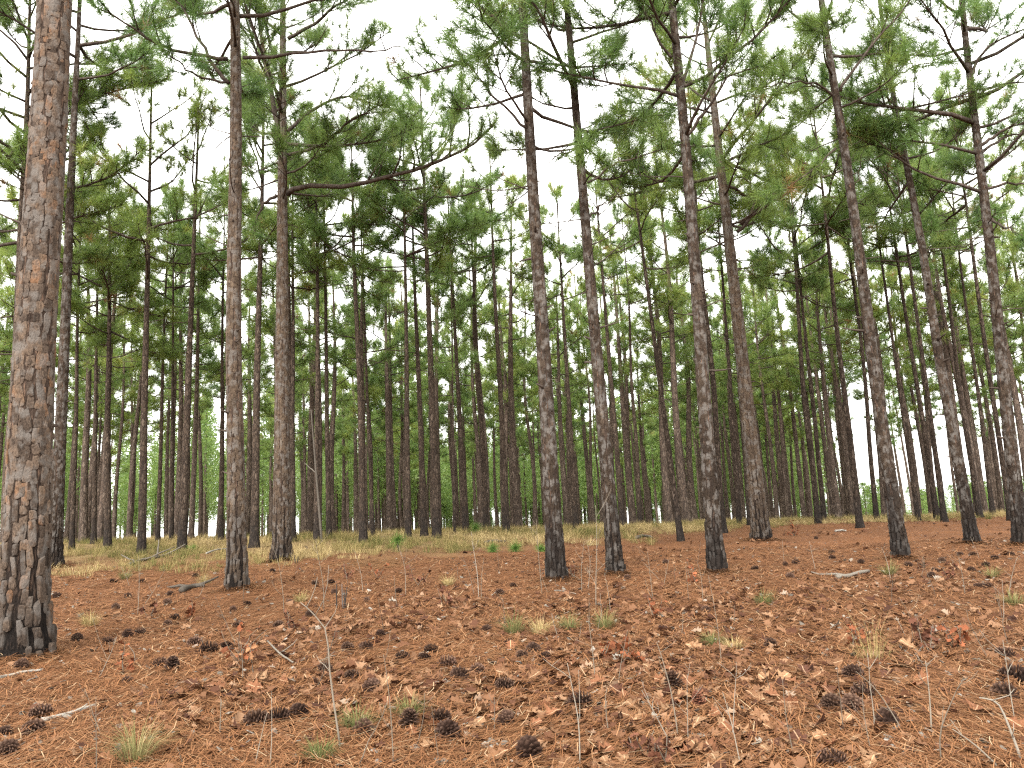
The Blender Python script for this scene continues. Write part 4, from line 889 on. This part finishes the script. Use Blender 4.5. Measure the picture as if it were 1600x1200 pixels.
SEED = [(375, 1035, .42, 26, 'red', 'bright red brown oak seedling among leaves, left of the bent bare stem'), (395, 1060, .3, 22, 'tan', 'low oak seedling in the leaf pile right below the bright red one'), (700, 945, .30, 20, 'dark', 'oak seedling in the middle of the leaf heap left of centre'), (655, 915, .38, 18, 'dark', 'dark leaved oak seedling behind the leaf heap left of centre'),
 (592, 905, .34, 16, 'red', 'young oak with russet leaves behind the leaf heap'), (1085, 912, .38, 22, 'red', 'orange leaved oak seedling left of the foot of the blackened pine'), (1240, 838, .55, 60, 'red', 'red leaved bush on the crest, right of the thick grey pine'), (1490, 1012, .34, 30, 'red', 'dark red leaved seedling in the litter at right'),
 (1455, 1020, .28, 24, 'dark', 'deep red leaf clump left of the dark red leaved seedling'), (985, 1035, .28, 24, 'red', 'leaning russet seedling right of the wide pair of grass tufts'), (940, 1030, .22, 18, 'red', 'low orange red leaf sprig below the wide pair of grass tufts'), (1028, 965, .26, 18, 'red', 'russet seedling in the litter in front of the stubbed pine'),
 (1040, 1195, .22, 18, 'dark', 'dark red seedling at the bottom edge, right of centre'), (1485, 905, .30, 24, 'dark', 'dark leaf clump in front of the slim tufted pine'), (1440, 890, .25, 18, 'dark', 'dark leaf clump right of the strongly leaning pine foot'), (460, 985, .32, 24, 'dark', 'dull brown oak sprig in front of the long limbed pine'),
 (235, 965, .26, 20, 'dark', 'dull brown brushy sprig behind the pair of touching cones'), (196, 1050, .28, 18, 'red', 'reddish straw draped sprig above the grey stick'), (898, 905, .25, 16, 'dark', 'small leafy sprig right of the lone dark pine foot'), (1000, 1180, .20, 14, 'dark', 'broad leaved dark sprig at the bottom edge, left of the dark red seedling'),
 (795, 975, .14, 6, 'red', 'red leaf sprig standing behind the greenish central grass tuft'), (1330, 1010, .22, 16, 'red', 'russet sprig beside the tall golden grass clump'), (300, 965, .28, 22, 'red', 'low russet heap of leaves in front of the pale barked pine'), (545, 905, .3, 18, 'dark', 'dead brown leaved stump sprout left of the young russet oak')]
RL = {}
for k_, c_ in (('red', (.135, .046, .021)), ('tan', (.17, .085, .042)), ('dark', (.072, .030, .018))):
    m, nt, b_ = mat(k_ + '_dead_leaf', .75); oi = nt.nodes.new('ShaderNodeObjectInfo').outputs['Random']
    c = mixc(nt, 1.0, ramp(nt, oi, [(0, tuple(v * .6 for v in c_)), (1, tuple(min(v * 1.5, .6) for v in c_))]), ramp(nt, noise(nt, coord(nt), 8, 5), [(.3, (.65, .6, .55)), (.6, (1.1, 1.1, 1.1))]), 'MULTIPLY')
    nt.links.new(c, b_.inputs['Base Color']); row = []
    for V, Q in LEAVES[:8]:
        a = Acc(); a.add(V + [.5, 0, 0], None, Q); row.append(a.mesh('leaf', [m], True))
    RL[k_] = row
for q, (px, py, h_, nl, kd, lb) in enumerate(SEED):
    rng = np.random.default_rng(600 + q); b = at(px, py); root = thing('oak_seedling', lb, 'oak seedling', b, 'oak seedlings with dead leaves')
    ns = 3 + (nl > 25) * 3; tips = []
    for s_ in range(ns):
        P = limb_path(rng, np.array([*rng.normal(0, .025, 2), -.02]), rng.uniform(0, 6.28), rng.uniform(.7, 1.4), h_ * rng.uniform(.6, 1.1), 5, .1, .25); a = Acc(); tube_cap(a, P, np.linspace(.006, .002, 5), 4, .3); link('stem', a.mesh('stem', [M_TWIG], True), root); tips.append(P)
    for s_ in range(int(nl * 1.5)):
        P = tips[rng.integers(ns)]; f = rng.uniform(.9, 3.99); i = int(f); p = P[i] + (P[i + 1] - P[i]) * (f - i)
        o = link('leaf', RL[kd][rng.integers(8)], root); s2 = rng.uniform(.032, .078); o.location = p; o.scale = (s2, s2, s2); o.rotation_euler = (rng.uniform(-1.2, 1.2), rng.uniform(-.9, 1.1), rng.uniform(0, 6.28))

def stick(name, lb, cat, pts, r, side=(), lift=.0, tone=.6, group=None, m=None):
    P = np.array([at(*p) for p in pts]) if isinstance(pts[0], tuple) else pts
    P[:, 2] += r * .9 + lift; b = P[0].copy(); P = smooth_path(P - b, 8); root = thing(name, lb, cat, b, group); rng = np.random.default_rng(abs(hash(len(lb) * 7 + int(b[0] * 100))) % 9999)
    a = Acc(); tube_cap(a, P + rng.normal(0, r * .15, P.shape), np.linspace(r, r * .7, 8) * rng.uniform(.88, 1.1, 8), 9, tone); link('stem', a.mesh('stem', [m or M_DEADWOOD], True), root)
    for (i, az, el, L) in side:
        a = Acc(); tube_cap(a, limb_path(rng, P[i], az, el, L, 5, .1, .2), np.linspace(r * .6, r * .25, 5), 6, tone * .9); link('branch', a.mesh('branch', [m or M_DEADWOOD], True), root)
SG = 'fallen sticks on the forest floor'
stick('fallen_stick', 'pale grey broken stick lying beside two cones at lower left', 'stick', [(64, 1130), (105, 1119), (148, 1105)], .019, [(4, .3, .2, .12)], tone=.8, group=SG)
stick('fallen_stick', 'short pale stick at the left edge in front of the thickest pine', 'stick', [(-5, 1062), (30, 1054), (68, 1048)], .015, [], tone=.75, group=SG)
stick('fallen_branch', 'forked grey fallen branches lying in the grass behind bare stems', 'fallen branch', [(203, 884), (228, 876), (266, 868)], .042, [(5, 1.6, 1.4, .45), (3, .6, .3, .9), (2, 2.6, .2, .7), (6, -.2, .4, .6)], tone=.35)
stick('fallen_stick', 'pale arched stick in the grass left of the pale barked pine', 'stick', [(322, 870), (338, 864), (356, 862)], .025, [], .06, .9, SG)
stick('fallen_log', 'grey weathered log piece on the straw in front of the leaning pine', 'log', [(1308, 905), (1332, 901), (1358, 896)], .038, [(2, 2.5, .2, .5)], tone=.45)
stick('fallen_log', 'dark decaying wood lying left of the pale barked pine foot', 'log', [(284, 926), (300, 920), (318, 918)], .05, [(3, 2.8, .1, .9), (5, .5, .3, .4)], tone=.05)
stick('fallen_stick', 'thin stick lying in front of the lone dark pine', 'stick', [(866, 924), (882, 925), (900, 929)], .012, [], tone=.6, group=SG)
stick('fallen_stick', 'dark twig lying in litter left of the cone near the right edge', 'stick', [(1405, 1010), (1428, 1030), (1455, 1040)], .010, [(3, .5, .2, .2)], tone=.25, group=SG)
stick('fallen_stick', 'slanting dead twig right of the oak sprig, behind the bent stem', 'stick', [(418, 1008), (440, 1030), (458, 1042)], .010, [(3, .5, .4, .2)], .03, .5, SG)
stick('fallen_log', 'dark stick on the crest grass right of the low seedling pair', 'log', [(758, 851), (772, 848), (790, 849)], .04, [], .02, .1)
stick('fallen_log', 'dark piece of wood on the crest between stubbed and thin leaning pines', 'log', [(995, 842), (1005, 839), (1018, 841)], .045, [], .0, .15)
stick('wood_chip', 'pale flat chip of wood on the crest beside a pine', 'wood chip', [(1306, 831), (1315, 830), (1322, 831)], .03, [], tone=1.0)
# the dead pole leaning on its pine
b = at(503, 848, 25.3); b[2] = gh(b[0], b[1]); P = np.array([b, at(494, 740, 25.5), at(486, 640, 25.7)]) - b
root = thing('dead_pole', 'thin grey dead pole leaning against the pine left of centre', 'dead tree', b); a = Acc(); tube_cap(a, smooth_path(P, 8), np.linspace(.042, .018, 8), 7, .12); link('stem', a.mesh('stem', [M_DEADWOOD], True), root)
a = Acc(); tube_cap(a, limb_path(np.random.default_rng(3), P[1], 3.0, .8, .5, 4), [.02, .015, .01, .006], 5, .6); link('branch', a.mesh('branch', [M_DEADWOOD], True), root)
# burnt stumps of oak sprouts
for q, (px, py, h_, lb) in enumerate([(536, 950, .42, 'burnt black stump of several short stems below the long limbed pine'), (462, 880, .2, 'small burnt stub at the foot of the long limbed pine')]):
    rng = np.random.default_rng(800 + q); b = at(px, py); root = thing('burnt_stump', lb, 'stump', b)
    for z in range(4):
        P = limb_path(rng, np.array([*rng.normal(0, .04, 2), -.03]), rng.uniform(0, 6.28), rng.uniform(1.25, 1.5), h_ * rng.uniform(.6, 1.1), 4, .05, .1); a = Acc(); tube_cap(a, P, np.linspace(.012, .006, 4), 6, rng.uniform(.2, 1)); link('stem', a.mesh('stem', [M_CHAR], True), root)

# leaves and stalks that lie next to a landmark are told apart by it
LMK = [(*at(c[0], c[1])[:2], c[3]) for c in CONE if c[3] != FARC] + [(*at(c[0], c[1])[:2], c[5]) for c in TUFTS] + [(*at(c[0], c[1])[:2], c[5]) for c in SEED]
LMK = [l for l in LMK if len(l[2].split()) <= 11]; used = set()
for o in sorted((o for o in COL.objects if o.name.startswith(('oak_leaf', 'dead_stalk')) and o.parent is None), key=lambda o: o.location.y):
    kd = o['label'].split(' fallen')[0] + ' oak leaf' if o.name.startswith('oak_leaf') else 'dead stalk'
    d = sorted((math.hypot(o.location.x - l[0], o.location.y - l[1]), l[2]) for l in LMK)[0]
    if d[0] < .4 and (kd, d[1]) not in used:
        lab = f'{kd} nearest the {d[1]}'
        if len(lab.split()) <= 16: used.add((kd, d[1])); o['label'] = lab
